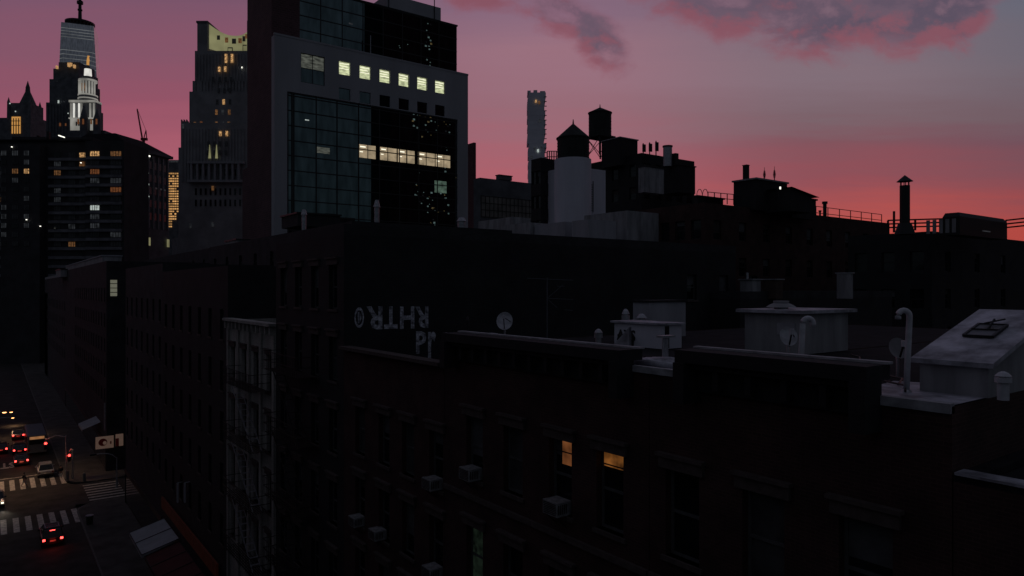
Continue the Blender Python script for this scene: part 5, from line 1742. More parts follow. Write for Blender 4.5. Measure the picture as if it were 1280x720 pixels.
for k in range(8):
    for y_ in (206, 222, 238, 254, 270):
        p_ = 164 + k * 6
        if (k, y_) in ((4, 206),): pass
        MB().box(Cc.X(p_ - 1.1), Cc.X(p_ + 1.1), -0.12, -0.02, Cc.Zl(y_ + 4.5), Cc.Zl(y_ - 4.5)).build('window', glass_dk, Cc.root, local=True)
for (p_, y_, mm, s_) in ((184.5, 195.5, lit_star, 0.9), (183, 217, lit_cool, 0.6), (183, 231, lit_cool, 0.9), (183.5, 246, lit_cool, 0.7), (184.5, 302, lit_yellow, 1.2), (208, 302, lit_yellow, 1.4), (193, 234, lit_cool_dim, 1.0), (199, 234, lit_cool_dim, 1.0), (204, 234, lit_cool_dim, 1.0)):
    MB().box(Cc.X(p_ - s_), Cc.X(p_ + s_), -1.0, -0.85, Cc.Zl(y_ + (s_ if s_ < 1.1 else 5)), Cc.Zl(y_ - (s_ if s_ < 1.1 else 5))).build('lamp', mm, Cc.root, local=True)

# ================================================================== FAR SKYLINE
# glass super tall with the spire
A = Facing('glass_skyscraper', 'tallest pale glass skyscraper with a ring parapet and spire at the far left', 'skyscraper', 100, 1050)
hwb, hwt = 27.0, 26.0
zb, zt = 20.0, Z(36, 1050)
m = MB()
bs = [(-hwb, -hwb), (hwb, -hwb), (hwb, hwb), (-hwb, hwb)]
rtp = hwt * 1.12
tp = [(0, -rtp), (rtp, 0), (0, rtp), (-rtp, 0)]
rot = Matrix.Rotation(R(-22), 4, 'Z')
bs = [(rot @ Vector((*p, 0))) for p in bs]; tp = [(rot @ Vector((*p, 0))) for p in tp]
B_ = [Vector((p.x, p.y, zb)) for p in bs]; T2 = [Vector((p.x, p.y, zt)) for p in tp]
for k in range(4):
    m.quad(B_[k], B_[(k + 1) % 4], T2[k])
    m.quad(T2[k], B_[(k + 1) % 4], T2[(k + 1) % 4])
m.quad(*T2)
body = m.build('shaft', tower_glass, A.root, local=True)
m = MB()
for k in range(26):
    a = 2 * math.pi * k / 26
    m.bar((18.5 * math.cos(a), 18.5 * math.sin(a), zt), (18.5 * math.cos(a), 18.5 * math.sin(a), zt + 8), 1.2)
m.cyl(0, 0, 19.5, zt + 0.2, zt + 2.2, n=28); m.cyl(0, 0, 19.5, zt + 6.5, zt + 9, n=28)
m.build('ring_parapet', metal_dk, A.root, local=True)
m = MB()
m.cyl(0, 0, 4.5, zt + 2, zt + 12, 3.0, n=12); m.cyl(0, 0, 2.6, zt + 12, zt + 45, 1.9, n=12); m.cyl(0, 0, 4.2, zt + 37, zt + 41, n=12); m.cyl(0, 0, 3.2, zt + 27, zt + 29, n=12)
m.cyl(0, 0, 1.6, zt + 45, zt + 124, 0.5, n=10)
m.build('spire', metal_dk, A.root, local=True)
# its lit floors: thin glowing bands just proud of the two near faces
def band_z(py0, n_, stepy):
    return [Z(py0 + stepy * k, 1050) for k in range(n_)]
for z_ in band_z(43, 4, 3.6) + band_z(70, 5, 5.2):
    m = MB()
    f_ = (z_ - zb) / (zt - zb)
    pts = []
    for k in range(4):
        pts.append(B_[k].lerp(T2[k], f_)); pts.append(B_[(k + 1) % 4].lerp(T2[k], f_))
    pts = sorted([Vector((p.x, p.y, 0)) for p in pts], key=lambda p: math.atan2(p.y, p.x))
    front_ = [p * 1.006 for p in pts if p.y < 8]
    front_ = sorted(front_, key=lambda p: p.x)
    for a, b in zip(front_, front_[1:]):
        if a.x > -18: m.quad((a.x, a.y, z_), (b.x, b.y, z_), (b.x, b.y, z_ + 0.8), (a.x, a.y, z_ + 0.8))
    if m.f: m.build('lit_floor', lit_floor, A.root, local=True)
# dark stepped tower in front
S2 = Facing('stepped_tower', 'dark stepped stone tower in front of the tall glass skyscraper', 'tower', 77, 640)
for (pl, pr, yt, yb, y0, d) in ((57.5, 97, 128, 420, 0, 40), (60, 96, 98, 128, 2, 34), (63, 95, 84, 98, 4, 30), (68, 94, 75, 84, 6, 24)):
    S2.box('wall', stone_dark, pl, pr, yt, yb, y0, y0 + d)
m = MB()
for k in range(10):
    p_ = 60 + k * 3.9
    m.box(S2.X(p_ - 0.4), S2.X(p_ + 0.4), -0.8, -0.02, S2.Zl(200), S2.Zl(130))
m.build('ribs', stone_dark, S2.root, local=True)
for (p_, y_, w_, mm) in ((69, 83, 0.9, lit_amber), (84, 80, 1.2, lit_amber), (86.5, 79.5, 1.0, lit_amber), (91, 82, 1.0, lit_amber), (74, 127.5, 0.9, lit_cool), (77.5, 127.5, 0.7, lit_cool_dim), (81, 127.5, 0.7, lit_cool_dim),
                         (72, 102, 0.4, lit_cool_dim), (86, 142, 0.6, lit_cool), (76, 156, 1.0, lit_orange), (83, 156, 0.8, lit_orange)):
    S2.box('lit_window', mm, p_ - w_, p_ + w_, y_ - w_ * (2.0 if w_ > 0.7 else 1), y_ + w_ * (2.0 if w_ > 0.7 else 1), -1.2 if y_ > 100 else 1.5, -0.9 if y_ > 100 else 3.5)
# floodlit wedding-cake tower
Mn = Facing('municipal_tower', 'white floodlit round tiered tower topped by a gilded statue', 'tower', 103, 460)
def tier(name, m_, hwpx, yt, yb, n=24, pc=103, r1=None):
    r_ = hwpx / F * 460
    return MB().cyl(Mn.X(pc), 6, r_, Mn.Zl(yb), Mn.Zl(yt), (r1 / F * 460) if r1 else None, n=n).build(name, m_, Mn.root, local=True)
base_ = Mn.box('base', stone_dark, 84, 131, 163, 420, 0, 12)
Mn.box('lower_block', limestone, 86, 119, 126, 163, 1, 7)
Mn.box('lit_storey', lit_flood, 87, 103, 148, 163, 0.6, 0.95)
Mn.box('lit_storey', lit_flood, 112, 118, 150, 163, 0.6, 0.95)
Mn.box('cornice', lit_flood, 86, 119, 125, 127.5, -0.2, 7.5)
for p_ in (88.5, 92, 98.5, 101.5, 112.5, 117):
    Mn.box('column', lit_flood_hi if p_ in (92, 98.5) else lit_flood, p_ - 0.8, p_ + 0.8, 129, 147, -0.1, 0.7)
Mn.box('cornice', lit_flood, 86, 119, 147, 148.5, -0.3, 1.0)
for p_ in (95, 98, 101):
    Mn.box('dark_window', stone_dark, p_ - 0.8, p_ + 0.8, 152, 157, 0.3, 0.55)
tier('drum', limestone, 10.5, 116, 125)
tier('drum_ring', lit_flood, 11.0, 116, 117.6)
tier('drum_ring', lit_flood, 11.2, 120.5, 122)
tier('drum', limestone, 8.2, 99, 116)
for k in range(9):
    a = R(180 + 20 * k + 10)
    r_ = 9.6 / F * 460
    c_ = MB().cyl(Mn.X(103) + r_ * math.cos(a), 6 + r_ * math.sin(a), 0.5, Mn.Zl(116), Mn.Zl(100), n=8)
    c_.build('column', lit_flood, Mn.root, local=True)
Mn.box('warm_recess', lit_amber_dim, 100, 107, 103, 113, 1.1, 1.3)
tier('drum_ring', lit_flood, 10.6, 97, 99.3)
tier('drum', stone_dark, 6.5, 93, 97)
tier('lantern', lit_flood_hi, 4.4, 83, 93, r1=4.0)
tier('lantern_cap', stone_dark, 3.6, 78, 83, r1=1.2)
tier('pedestal', lit_gold, 1.5, 72.5, 77.5)
st = MB().cyl(Mn.X(103.3), 6, 0.9, Mn.Zl(72.5), Mn.Zl(68), 0.55, n=10)
st.cyl(Mn.X(103.3), 6, 0.45, Mn.Zl(68), Mn.Zl(66), n=10)
st.bar((Mn.X(103.3), 6, Mn.Zl(69)), (Mn.X(105), 6, Mn.Zl(66)), 0.3)
st.build('statue', lit_gold, Mn.root, local=True)
for (pc, hw_, ya_, yt_) in ((108.5, 4.6, 150, 131), (124.5, 4.2, 152, 137)):
    r_ = hw_ / F * 460
    MB().cyl(Mn.X(pc), -3, r_, Mn.Zl(178), Mn.Zl(ya_), n=10).build('turret', stone_dark, Mn.root, local=True)
    MB().cyl(Mn.X(pc), -3, r_ * 1.05, Mn.Zl(ya_), Mn.Zl(yt_), 0.1, n=10).build('turret_roof', stone_dark, Mn.root, local=True)
for p_, mm in ((105, lit_orange), (111, lit_orange), (121, lit_amber_dim), (127.5, lit_orange)):
    Mn.box('lit_window', mm, p_ - 0.9, p_ + 0.9, 151.5, 158, -6.3, -5.9)
# gothic tower
Wt = Facing('gothic_tower', 'dark gothic tower with four pinnacles and an orange lit top storey at the left edge', 'tower', 22, 740)
Wt.box('wall', stone_dark, 8.5, 38, 144, 420, 0, 25)
Wt.box('wall', stone_dark, -12, 9, 146, 420, 4, 25)
Wt.box('wall', stone_dark, 9.5, 36, 128, 144, 2, 23)
sc_ = 740 / F
m = MB(); cxp = Wt.X(25)
m.cyl(cxp, 12, 11.5 * sc_ , Wt.Zl(132), Wt.Zl(111), 2.9 * sc_, n=8, a0=R(22.5)); m.cyl(cxp, 12, 2.9 * sc_, Wt.Zl(111), Wt.Zl(106), 2.4 * sc_, n=8); m.cyl(cxp, 12, 2.6 * sc_, Wt.Zl(106), Wt.Zl(97), 0.2 * sc_, n=8)
m.build('spire_roof', mat('dark copper roof', (0.07, 0.09, 0.09), 0.8, var=0.3, scale=0.2), Wt.root, local=True)
for p_, yy in ((10, 1), (36.5, 1), (13.5, 20), (34, 20)):
    m = MB(); m.cyl(Wt.X(p_), yy, 2.0 * sc_, Wt.Zl(150), Wt.Zl(128), 1.7 * sc_, n=8); m.cyl(Wt.X(p_), yy, 1.9 * sc_, Wt.Zl(128), Wt.Zl(121), 0.1, n=8)
    m.build('pinnacle', stone_dark, Wt.root, local=True)
Wt.box('lit_storey', lit_gold, 15, 26, 146, 167, -0.6, -0.3)
for p_ in (17.6, 20.8, 24):
    Wt.box('mullion', stone_dark, p_ - 0.5, p_ + 0.5, 148, 167.2, -1.0, -0.7)
for y_ in (151.5, 157):
    Wt.box('mullion', stone_dark, 14.8, 26.2, y_ - 0.4, y_ + 0.4, -1.4, -1.1)
for (p_, y_) in ((20, 139.5), (13, 129.5)): Wt.box('lit_window', lit_cool, p_ - 0.7, p_ + 0.7, y_ - 0.7, y_ + 0.7, -0.9, -0.6)
# crane
Cr = Facing('tower_crane', 'thin red tower crane with a raised jib on the skyline left of centre', 'crane', 180, 520)
m = MB()
def cl_(a, b, w_=1.0): m.bar((Cr.X(a[0]), 0, Cr.Zl(a[1])), (Cr.X(b[0]), 0, Cr.Zl(b[1])), w_)
cl_((179.5, 330), (179.5, 174), 1.5); cl_((176.5, 174), (184, 174), 1.8)
m.build('mast', mat('red crane paint', (0.16, 0.02, 0.02), 0.6), Cr.root, local=True)
m = MB(); cl_((178, 172), (171.5, 136), 0.6); cl_((177, 172), (171.2, 137), 0.4)
for k in range(10):
    f_ = k / 10
    cl_((178 - 6.5 * f_, 172 - 36 * f_), (177 - 5.8 * (f_ + 0.07), 172 - 35 * (f_ + 0.07)), 0.3)
m.build('jib', MATS['red crane paint'], Cr.root, local=True)
m = MB(); cl_((180, 172), (182.5, 163), 0.5); cl_((182.5, 163), (183.5, 174), 0.5); cl_((182.5, 163), (171.5, 136), 0.2)
m.build('counter_frame', MATS['red crane paint'], Cr.root, local=True)

# more of the city between and beyond, seen as dark blocks
for i, (l, m_, r_, d, yt, lab) in enumerate(((590, 600, 612, 330, 290, 'distant low dark block in the sky gap right of the office tower'),
                                            (690, 730, 800, 260, 268, 'distant dark block behind the silo'),
                                            (215, 240, 320, 420, 292, 'distant dark block behind the courthouse tower foot'),
                                            (880, 960, 1120, 200, 300, 'distant dark block behind the brick warehouse'),
                                            (1060, 1150, 1400, 180, 305, 'distant dark block behind the far right roofs'),
                                            (0, 6, 80, 480, 300, 'distant dark block behind the apartment slab'))):
    gb_('distant_block', lab, 'building', l, m_, r_, d, yt, stone_dark, parapet=0.6, depth_max=60)

# ================================================================== BEYOND THE SIDE STREET
Y9 = YI1 + 4.5
z9 = Z(334, fX(120, XF))
cw9 = [(XY(133.5, Y9), XY(140.5, Y9) , Z(372, fY(137, Y9)), Z(349, fY(137, Y9)), dict(pm=lit_cool, sill=True, bars=(3, 1), fw_=0.1))]
x_l = XF + 1.0
lit_w = mat('lit blind', (0.3, 0.3, 0.28), 0.6, emis=(0.85, 0.85, 0.62), estr=0.13)
xa = max(XF + 0.4, XY(133.5, Y9)); 
cw9 = [(xa, xa + 1.05, Z(371, fY(137, Y9)), Z(349, fY(137, Y9)), dict(pm=lit_w, bars=(3, 1), fw_=0.1))]
Y10 = YX(82, XF)
b9 = building('corner_tenement', 'corner tenement across the side street with one tall pale lit window near its roof', 'building', XF, 40, Y9, Y10, z9, brick_grey, tar,
              [(y - 0.55, y + 0.55, z_, z_ + 2.0, dict(fm=frame_dk)) for y in [Y9 + 2 + k * 3.4 for k in range(int((Y10 - Y9 - 3) / 3.4))] for z_ in (24.0, 20.4, 16.8, 13.2, 9.6)][:70],
              cw9 + [(XF + 3.5 + k * 3.2, XF + 4.6 + k * 3.2, z_, z_ + 2.0, dict(fm=frame_dk)) for k in range(5) for z_ in (22.6, 19.0, 15.4, 11.8, 8.2)], parapet=0.6)
shopfront(b9, Y9, Y10)
gthing('roof_shed', 'pale long roof shed on the corner tenement across the side street', 'shed', 82, 128, 152, 118, 320, 334, stucco_dirty, stucco)
Y11 = YX(56, XF)
b10 = building('tenement', 'farther tenement up the avenue with a pale roof line', 'building', XF, 40, Y10 + 0.05, Y11, Z(347, fX(70, XF)), brick_grey, tar,
               [(y - 0.6, y + 0.6, z_, z_ + 2.0, dict(fm=frame_dk)) for y in [Y10 + 3 + k * 5 for k in range(int((Y11 - Y10 - 4) / 5))] for z_ in (21, 17.4, 13.8, 10.2)][:60], parapet=0.6, cop=stucco_dirty)
gthing('roof_shed', 'small pale shed on the farther tenement roof', 'shed', 70, 76, 84, 150, 337, 346, stucco_dirty)
Y12 = YX(38, XF)
b11 = building('tenement', 'farthest dark tenement on the right side of the avenue', 'building', XF, 36, Y11 + 0.05, min(Y12, 245), 24.5, brick_black, tar,
               [(y - 0.6, y + 0.6, z_, z_ + 2.0, dict(fm=frame_dk)) for y in [Y11 + 3 + k * 6 for k in range(8)] for z_ in (19, 15, 11) if y < min(Y12, 245) - 2], parapet=0.6)
# low block at the avenue's end
# corner shop sign
d_s = fY(130, Y9 - 0.5)
sg = thing('shop_sign', 'cream corner shop sign with a dark red round mark above the crossing pavement', 'sign', (*W(128, d_s), Z(560, d_s)))
ya_s = Y9 - 0.25
m = MB().box(XY(119.5, ya_s), XY(142, ya_s), ya_s - 0.08, ya_s + 0.08, Z(561, d_s), Z(546, d_s))
m.build('panel', sign_cream, sg)
m = MB()
cxs, czs = XY(128.5, ya_s), Z(553, d_s)
r_ = 4.6 / F * d_s
m2 = [(cxs + r_ * math.cos(2 * math.pi * k / 20) * 1.05, czs + r_ * math.sin(2 * math.pi * k / 20)) for k in range(20)]
i0 = len(m.v)
m.v += [Vector((p[0], ya_s - 0.1, p[1])) for p in m2]; m.f.append(tuple(range(20)))
m.build('round_mark', sign_red, sg)
m = MB()
cxs2 = XY(130.8, ya_s)
m2 = [(cxs2 + r_ * 0.45 * math.cos(2 * math.pi * k / 16), czs - r_ * 0.2 + r_ * 0.5 * math.sin(2 * math.pi * k / 16)) for k in range(16)]
m.v += [Vector((p[0], ya_s - 0.115, p[1])) for p in m2]; m.f.append(tuple(range(16)))
m.build('inner_mark', sign_cream, sg)
m = MB().box(XY(137.5, ya_s), XY(139.2, ya_s), ya_s - 0.11, ya_s - 0.085, Z(556, d_s), Z(552.5, d_s))
m.build('small_mark', sign_red, sg)
m = MB().box(XY(144.5, ya_s), XY(154, ya_s), ya_s - 0.08, ya_s + 0.08, Z(560, d_s), Z(545, d_s))
m2_ = tag(m.build('shop_sign', sign_cream), 'smaller cream sign panel right of the one with the red mark', 'sign')
m = MB().box(XY(144.4, ya_s), XY(148.5, ya_s), ya_s - 0.1, ya_s - 0.085, Z(560, d_s), Z(550, d_s))
q_ = m.build('dark_patch', sign_red); q_.parent = m2_
MB_ = MB().box(XF - 1.1, XF - 0.98, Y9 - 0.3, Y9 - 0.2, Z(536, d_s), Z(504, d_s))
xb_ = XY(131, Y9 - 0.3)
m = MB().cyl(xb_, Y9 - 0.35, 0.12, Z(538, d_s), Z(504, d_s), n=10)
m.bar((xb_, Y9 - 0.35, Z(520, d_s)), (xb_, Y9 - 0.002, Z(520, d_s)), 0.06)
tag(m.build('flue_pipe', metal_gr), 'slim pale upright flue pipe above the cream corner sign', 'pipe')
# pale roof canopy above the far crossing
x_, y_ = W(86, 108)
m = MB().prism([(x_ - 2.0, y_ - 1), (x_ + 1.4, y_ - 1), (x_ + 1.4, y_ + 1.6), (x_ - 2.0, y_ + 1.6)], Z(530, 108), Z(529, 108), None)
m = MB()
za = Z(529, 108)
m.quad((XF - 0.05, Y9 + 6, za + 0.9), (XF - 0.05, Y9 + 12, za + 0.9), (XF - 2.4, Y9 + 12, za), (XF - 2.4, Y9 + 6, za))
m.quad((XF - 2.4, Y9 + 6, za), (XF - 2.4, Y9 + 12, za), (XF - 2.4, Y9 + 12, za - 0.3), (XF - 2.4, Y9 + 6, za - 0.3))
tag(m.build('awning', awn_w), 'small pale awning across the side street, left of the cream sign', 'awning')

for i, (ya_, yb_, h_, lab) in enumerate(((-45, 12, 27, 'row of tenements across the avenue, beside the viewer, outside the photo'), (14, 55, 30, 'taller block across the avenue, facing the cornices, outside the photo'),
                                         (57, 95, 25, 'low block across the avenue before the crossing, outside the photo'), (114, 180, 29, 'block across the avenue beyond the crossing, outside the photo'))):
    n_ = int((yb_ - ya_) / 3.2)
    building('tenement', lab, 'building', XL - 22, XL - 5.2, ya_, yb_, h_, brick_red if i % 2 else brick_grey, tar, parapet=0.6)
# ================================================================== STREET FURNITURE AND TRAFFIC
def cobra_lamp(label, pole, head, power, on=True, group='cobra head street lamps'):
    t_ = thing('street_lamp', label, 'street lamp', (*pole, 0.1), group=group)
    px_, py_ = pole; hx_, hy_, hz = head
    m_ = MB(); m_.cyl(px_, py_, 0.14, 0.1, 1.2, 0.11, n=12); m_.cyl(px_, py_, 0.10, 1.2, hz - 0.5, 0.06, n=12)
    m_.build('pole', metal_gr, t_)
    a = Vector((px_, py_, hz - 0.6)); b = Vector((hx_, hy_, hz + 0.12))
    c = Vector(((px_ * 0.6 + hx_ * 0.4), (py_ * 0.6 + hy_ * 0.4), hz + 0.1))
    MB().tube([a, a.lerp(c, 0.5) + Vector((0, 0, 0.15)), c, c.lerp(b, 0.5) + Vector((0, 0, 0.05)), b], 0.05, 8).build('arm', metal_gr, t_)
    hd = MB(); hd.box(hx_ - 0.38, hx_ + 0.38, hy_ - 0.16, hy_ + 0.16, hz + 0.0, hz + 0.2)
    hd = hd.build('lamp_head', metal_dk, t_, bevel=0.04)
    if on:
        g_ = MB(); g_.cyl(hx_, hy_, 0.2, hz - 0.12, hz - 0.004, 0.24, n=12)
        g_.build('lens', lit_lamp, hd)
        li = bpy.data.lights.new('lamp_light', 'SPOT')
        li.energy = power; li.color = (1.0, 0.58, 0.30); li.spot_size = R(150); li.spot_blend = 0.6; li.shadow_soft_size = 0.2
        lo = bpy.data.objects.new('lamp_light', li); COL.objects.link(lo)
        lo.parent = t_; lo.location = Vector((hx_, hy_, hz - 0.2)) - Vector((*pole, 0.1))
    return t_
hx_, hy_ = W(5.5, 94)
cobra_lamp('lit street lamp hanging over the crossing at the left edge, the brightest', (-9.2, hy_), (hx_, hy_, Z(515, 94)), 1150)
hx_, hy_ = W(14, 122)
cobra_lamp('lit street lamp farther up the avenue, upper of the small pair', (-9.2, hy_), (hx_, hy_, Z(517, 122) + 0.3), 260)
hx_, hy_ = W(16, 133)
cobra_lamp('dim lit street lamp just below and right of the other two', (-9.2, hy_), (hx_, hy_, Z(522, 133)), 120)
x_, y_ = ground(146, 610)
hx_, hy_ = W(128, fX(128, 5.0) if False else 92)
cobra_lamp('unlit street lamp post on the corner pavement in front of the cream sign', (x_, y_), (x_ - 2.6, y_ + 0.5, Z(568, 91)), 0, on=False)
# traffic signals
def signal(label, pole, px, py, d, arm=True):
    t_ = thing('traffic_light', label, 'traffic light', (*pole, 0.1), group='traffic lights showing red')
    x, y = W(px, d); z_ = Z(py, d)
    top = z_ + 0.9
    MB().cyl(pole[0], pole[1], 0.11, 0.1, top, 0.08, n=10).build('pole', metal_gr, t_)
    if arm: MB().tube([(pole[0], pole[1], top - 0.2), ((pole[0] + x) / 2, (pole[1] + y) / 2, top + 0.1), (x, y, z_ + 0.5)], 0.05, 8).build('mast_arm', metal_gr, t_)
    hs = MB().box(x - 0.17, x + 0.17, y - 0.1, y + 0.1, z_ - 0.85, z_ + 0.25).build('signal_head', metal_dk, t_, bevel=0.02)
    for k in range(3):
        zc = z_ - 0.33 * k
        pts_ = [Vector((x + 0.17 * math.cos(2 * math.pi * j / 14), y - 0.112, zc + 0.17 * math.sin(2 * math.pi * j / 14))) for j in range(14)]
        l_ = MB(); l_.v += pts_; l_.f.append(tuple(range(14)))
        l_.build('lens', lit_red if k == 0 else glass_dk, hs)
        v_ = MB()
        for j in range(7):
            a0, a1 = math.pi * j / 7, math.pi * (j + 1) / 7
            v_.quad((x + 0.15 * math.cos(a0), y - 0.11, zc + 0.15 * math.sin(a0)), (x + 0.15 * math.cos(a1), y - 0.11, zc + 0.15 * math.sin(a1)),
                    (x + 0.15 * math.cos(a1), y - 0.26, zc + 0.15 * math.sin(a1)), (x + 0.15 * math.cos(a0), y - 0.26, zc + 0.15 * math.sin(a0)))
        v_.build('visor', metal_dk, hs)
    li = bpy.data.lights.new('signal_light', 'POINT'); li.energy = 9; li.color = (1, 0.06, 0.04); li.shadow_soft_size = 0.1
    lo = bpy.data.objects.new('signal_light', li); COL.objects.link(lo); lo.parent = t_; lo.location = Vector((x, y - 0.3, z_)) - Vector((*pole, 0.1))
    return t_
x_, y_ = ground(82.5, 599)
signal('red traffic light hanging from a mast arm above the silver car', (x_, y_), 57, 554, 95)
x_, y_ = ground(90, 600)
signal('red traffic light on the corner pole right of the silver car', (x_ + 0.1, y_), 86.5, 569, 96, arm=True)

# cars
def make_car(name, label, cat, kind, paint, loc, rz, tail_on=True, head_on=False):
    """car pointing to +Y, origin on the road"""
    t_ = thing(name, label, cat, loc, rz=rz, group='vehicles on the avenue')
    if kind == 'suv': Lc, hw, hb, hr, prof = 4.7, 0.93, 1.0, 1.72, ((-2.3, 0.35), (-2.35, 0.95), (-2.2, 1.05), (1.1, 1.05), (2.15, 0.92), (2.35, 0.6), (2.33, 0.32))
    else: Lc, hw, hb, hr, prof = 4.6, 0.9, 0.9, 1.44, ((-2.25, 0.32), (-2.3, 0.85), (-1.95, 0.98), (1.0, 0.93), (2.1, 0.78), (2.3, 0.55), (2.28, 0.3))
    gl = ((-2.1, 1.05), (-1.85, hr - 0.05), (-1.6, hr), (0.1, hr), (0.4, hr - 0.06), (1.15, 1.04)) if kind == 'suv' else ((-1.95, 0.97), (-1.25, hr - 0.05), (-0.95, hr), (0.15, hr), (0.4, hr - 0.06), (1.15, 0.92))
    m_ = MB(); n_ = len(prof)
    for sx, w_ in ((-1, 0.90), (-1, 1.0), (1, 1.0), (1, 0.90)):
        pass
    layers = (-hw, -hw * 0.93, hw * 0.93, hw)
    for li_, x in enumerate(layers):
        inset = 0.06 if li_ in (0, 3) else 0.0
        cz = sum(p[1] for p in prof) / n_
        for (y, z_) in prof:
            m_.v.append(Vector((x, y * (1 - inset * 0.35), cz + (z_ - cz) * (1 - inset * 1.6))))
    for a in range(3):
        for k in range(n_):
            k2 = (k + 1) % n_
            m_.f.append((a * n_ + k, a * n_ + k2, (a + 1) * n_ + k2, (a + 1) * n_ + k))
    m_.f.append(tuple(range(n_))); m_.f.append(tuple(3 * n_ + k for k in reversed(range(n_))))
    m_.build('body', paint, t_, local=True)
    g_ = MB(); ng = len(gl)
    for s_ in (-1, 1):
        for (y, z_) in gl:
            g_.v.append(Vector((s_ * (hw * 0.93 - (z_ - gl[0][1]) * 0.28), y, z_)))
    for k in range(ng):
        k2 = (k + 1) % ng
        g_.f.append((k, k2, ng + k2, ng + k))
    g_.f.append(tuple(range(ng))); g_.f.append(tuple(ng + k for k in reversed(range(ng))))
    g_.build('windows', glass_car, t_, local=True)
    wr = hw * 0.93 - (hr - gl[0][1]) * 0.28
    rf_ = MB().box(-wr - 0.02, wr + 0.02, gl[2][0] - 0.05, gl[3][0] + 0.05, hr + 0.002, hr + 0.05)
    for s_ in (-1, 1):
        for (ya_, za_), (yb_, zb_) in ((gl[0], gl[2]), (gl[3], gl[5])):
            xa_ = hw * 0.93 - (za_ - gl[0][1]) * 0.28; xb_ = hw * 0.93 - (zb_ - gl[0][1]) * 0.28
            rf_.bar((s_ * xa_, ya_, za_), (s_ * xb_, yb_, zb_), 0.08)
        rf_.bar((s_ * (hw * 0.93), -0.5, gl[0][1]), (s_ * wr, -0.5, hr), 0.07)
    rf_.build('roof', paint, t_, local=True)
    if kind == 'suv':
        MB().bar((-wr * 0.85, -1.6, hr + 0.1), (-wr * 0.85, 0.1, hr + 0.1), 0.04).bar((wr * 0.85, -1.6, hr + 0.1), (wr * 0.85, 0.1, hr + 0.1), 0.04).bar((-wr * 0.85, -1.5, hr + 0.1), (wr * 0.85, -1.5, hr + 0.1), 0.04).bar((-wr * 0.85, 0.0, hr + 0.1), (wr * 0.85, 0.0, hr + 0.1), 0.04).build('roof_rack', metal_gr, t_, local=True)
    for s_ in (-1, 1):
        for yw in (-1.42, 1.42):
            w_ = MB()
            pts_ = [(yw + 0.34 * math.cos(2 * math.pi * k / 18), 0.34 + 0.34 * math.sin(2 * math.pi * k / 18)) for k in range(18)]
            i_ = 0
            for x in (s_ * (hw - 0.2), s_ * (hw + 0.015)):
                w_.v += [Vector((x, p[0], p[1])) for p in pts_]
            for k in range(18): w_.f.append((k, (k + 1) % 18, 18 + (k + 1) % 18, 18 + k))
            w_.f.append(tuple(range(18))); w_.f.append(tuple(18 + k for k in reversed(range(18))))
            wo = w_.build('wheel', tyre_m, t_, local=True)
            r2 = MB(); r2.v += [Vector((s_ * (hw + 0.02), yw + 0.2 * math.cos(2 * math.pi * k / 14), 0.34 + 0.2 * math.sin(2 * math.pi * k / 14))) for k in range(14)]; r2.f.append(tuple(range(14)))
            r2.build('rim', rim_m, wo, local=True)
        yb_ = prof[1][0]
        MB().box(s_ * (hw - 0.3), s_ * (hw - 0.06), yb_ - 0.03, yb_ + 0.12, 0.72, 0.92).build('tail_light', lit_tail if tail_on else mat('unlit red lens', (0.2, 0.01, 0.01), 0.3) if 'unlit red lens' not in MATS else (lit_tail if tail_on else MATS['unlit red lens']), t_, local=True)
        MB().box(s_ * (hw - 0.35), s_ * (hw - 0.08), 2.22, 2.36, 0.58, 0.74).build('headlight', lit_head if head_on else metal_gr, t_, local=True)
        MB().box(s_ * (hw + 0.0), s_ * (hw + 0.2), 0.75, 0.9, 0.98, 1.12).build('mirror', paint, t_, local=True)
    MB().box(-hw * 0.96, hw * 0.96, prof[1][0] - 0.06, prof[1][0] + 0.15, 0.36, 0.58).build('bumper', paint if kind != 'suv' else metal_dk, t_, local=True)
    MB().box(-0.26, 0.26, prof[1][0] - 0.075, prof[1][0] - 0.055, 0.62, 0.76).build('number_plate', paint_w, t_, local=True)
    if tail_on:
        MB().box(-0.22, 0.22, gl[1][0] - 0.07, gl[1][0] - 0.01, hr - 0.16, hr - 0.10).build('brake_light', lit_tail, t_, local=True)
        li = bpy.data.lights.new('tail_glow', 'POINT'); li.energy = 5; li.color = (1, 0.05, 0.03); li.shadow_soft_size = 0.3
        lo = bpy.data.objects.new('tail_glow', li); COL.objects.link(lo); lo.parent = t_; lo.location = (0, prof[1][0] - 0.4, 0.75)
    if head_on:
        for s_ in (-1, 1):
            li = bpy.data.lights.new('head_beam', 'SPOT'); li.energy = 60; li.color = (1, 0.88, 0.7); li.spot_size = R(70); li.spot_blend = 0.8; li.shadow_soft_size = 0.08
            lo = bpy.data.objects.new('head_beam', li); COL.objects.link(lo); lo.parent = t_; lo.location = (s_ * 0.65, 2.45, 0.66)
            lo.rotation_euler = (R(84), 0, 0)
    return t_
x_, y_ = ground(66, 684)
make_car('suv', 'black sport utility car with bright red tail lights short of the near crossing', 'car', 'suv', car_black, (x_, y_ + 2.3, 0), 0)
x_, y_ = ground(55.5, 598)
make_car('hatchback', 'silver car with its lights off stopped beyond the far crossing', 'car', 'suv', car_silver, (x_ + 0.2, y_ + 2.4, 0), 0, tail_on=False)
x_, y_ = ground(27, 583)
make_car('sedan', 'dark car with a pair of red tail lights left of the silver car', 'car', 'sedan', car_grey, (x_, y_ + 2.3, 0), 0)
x_, y_ = ground(25, 571)
make_car('sedan', 'dark car farther off whose red tail lights show just above another pair', 'car', 'sedan', car_black, (x_ , y_ + 3.5, 0), 0)
d_ = (H - 0.66) * F / (629 - 360)
x_, y_ = W(2.5, d_)
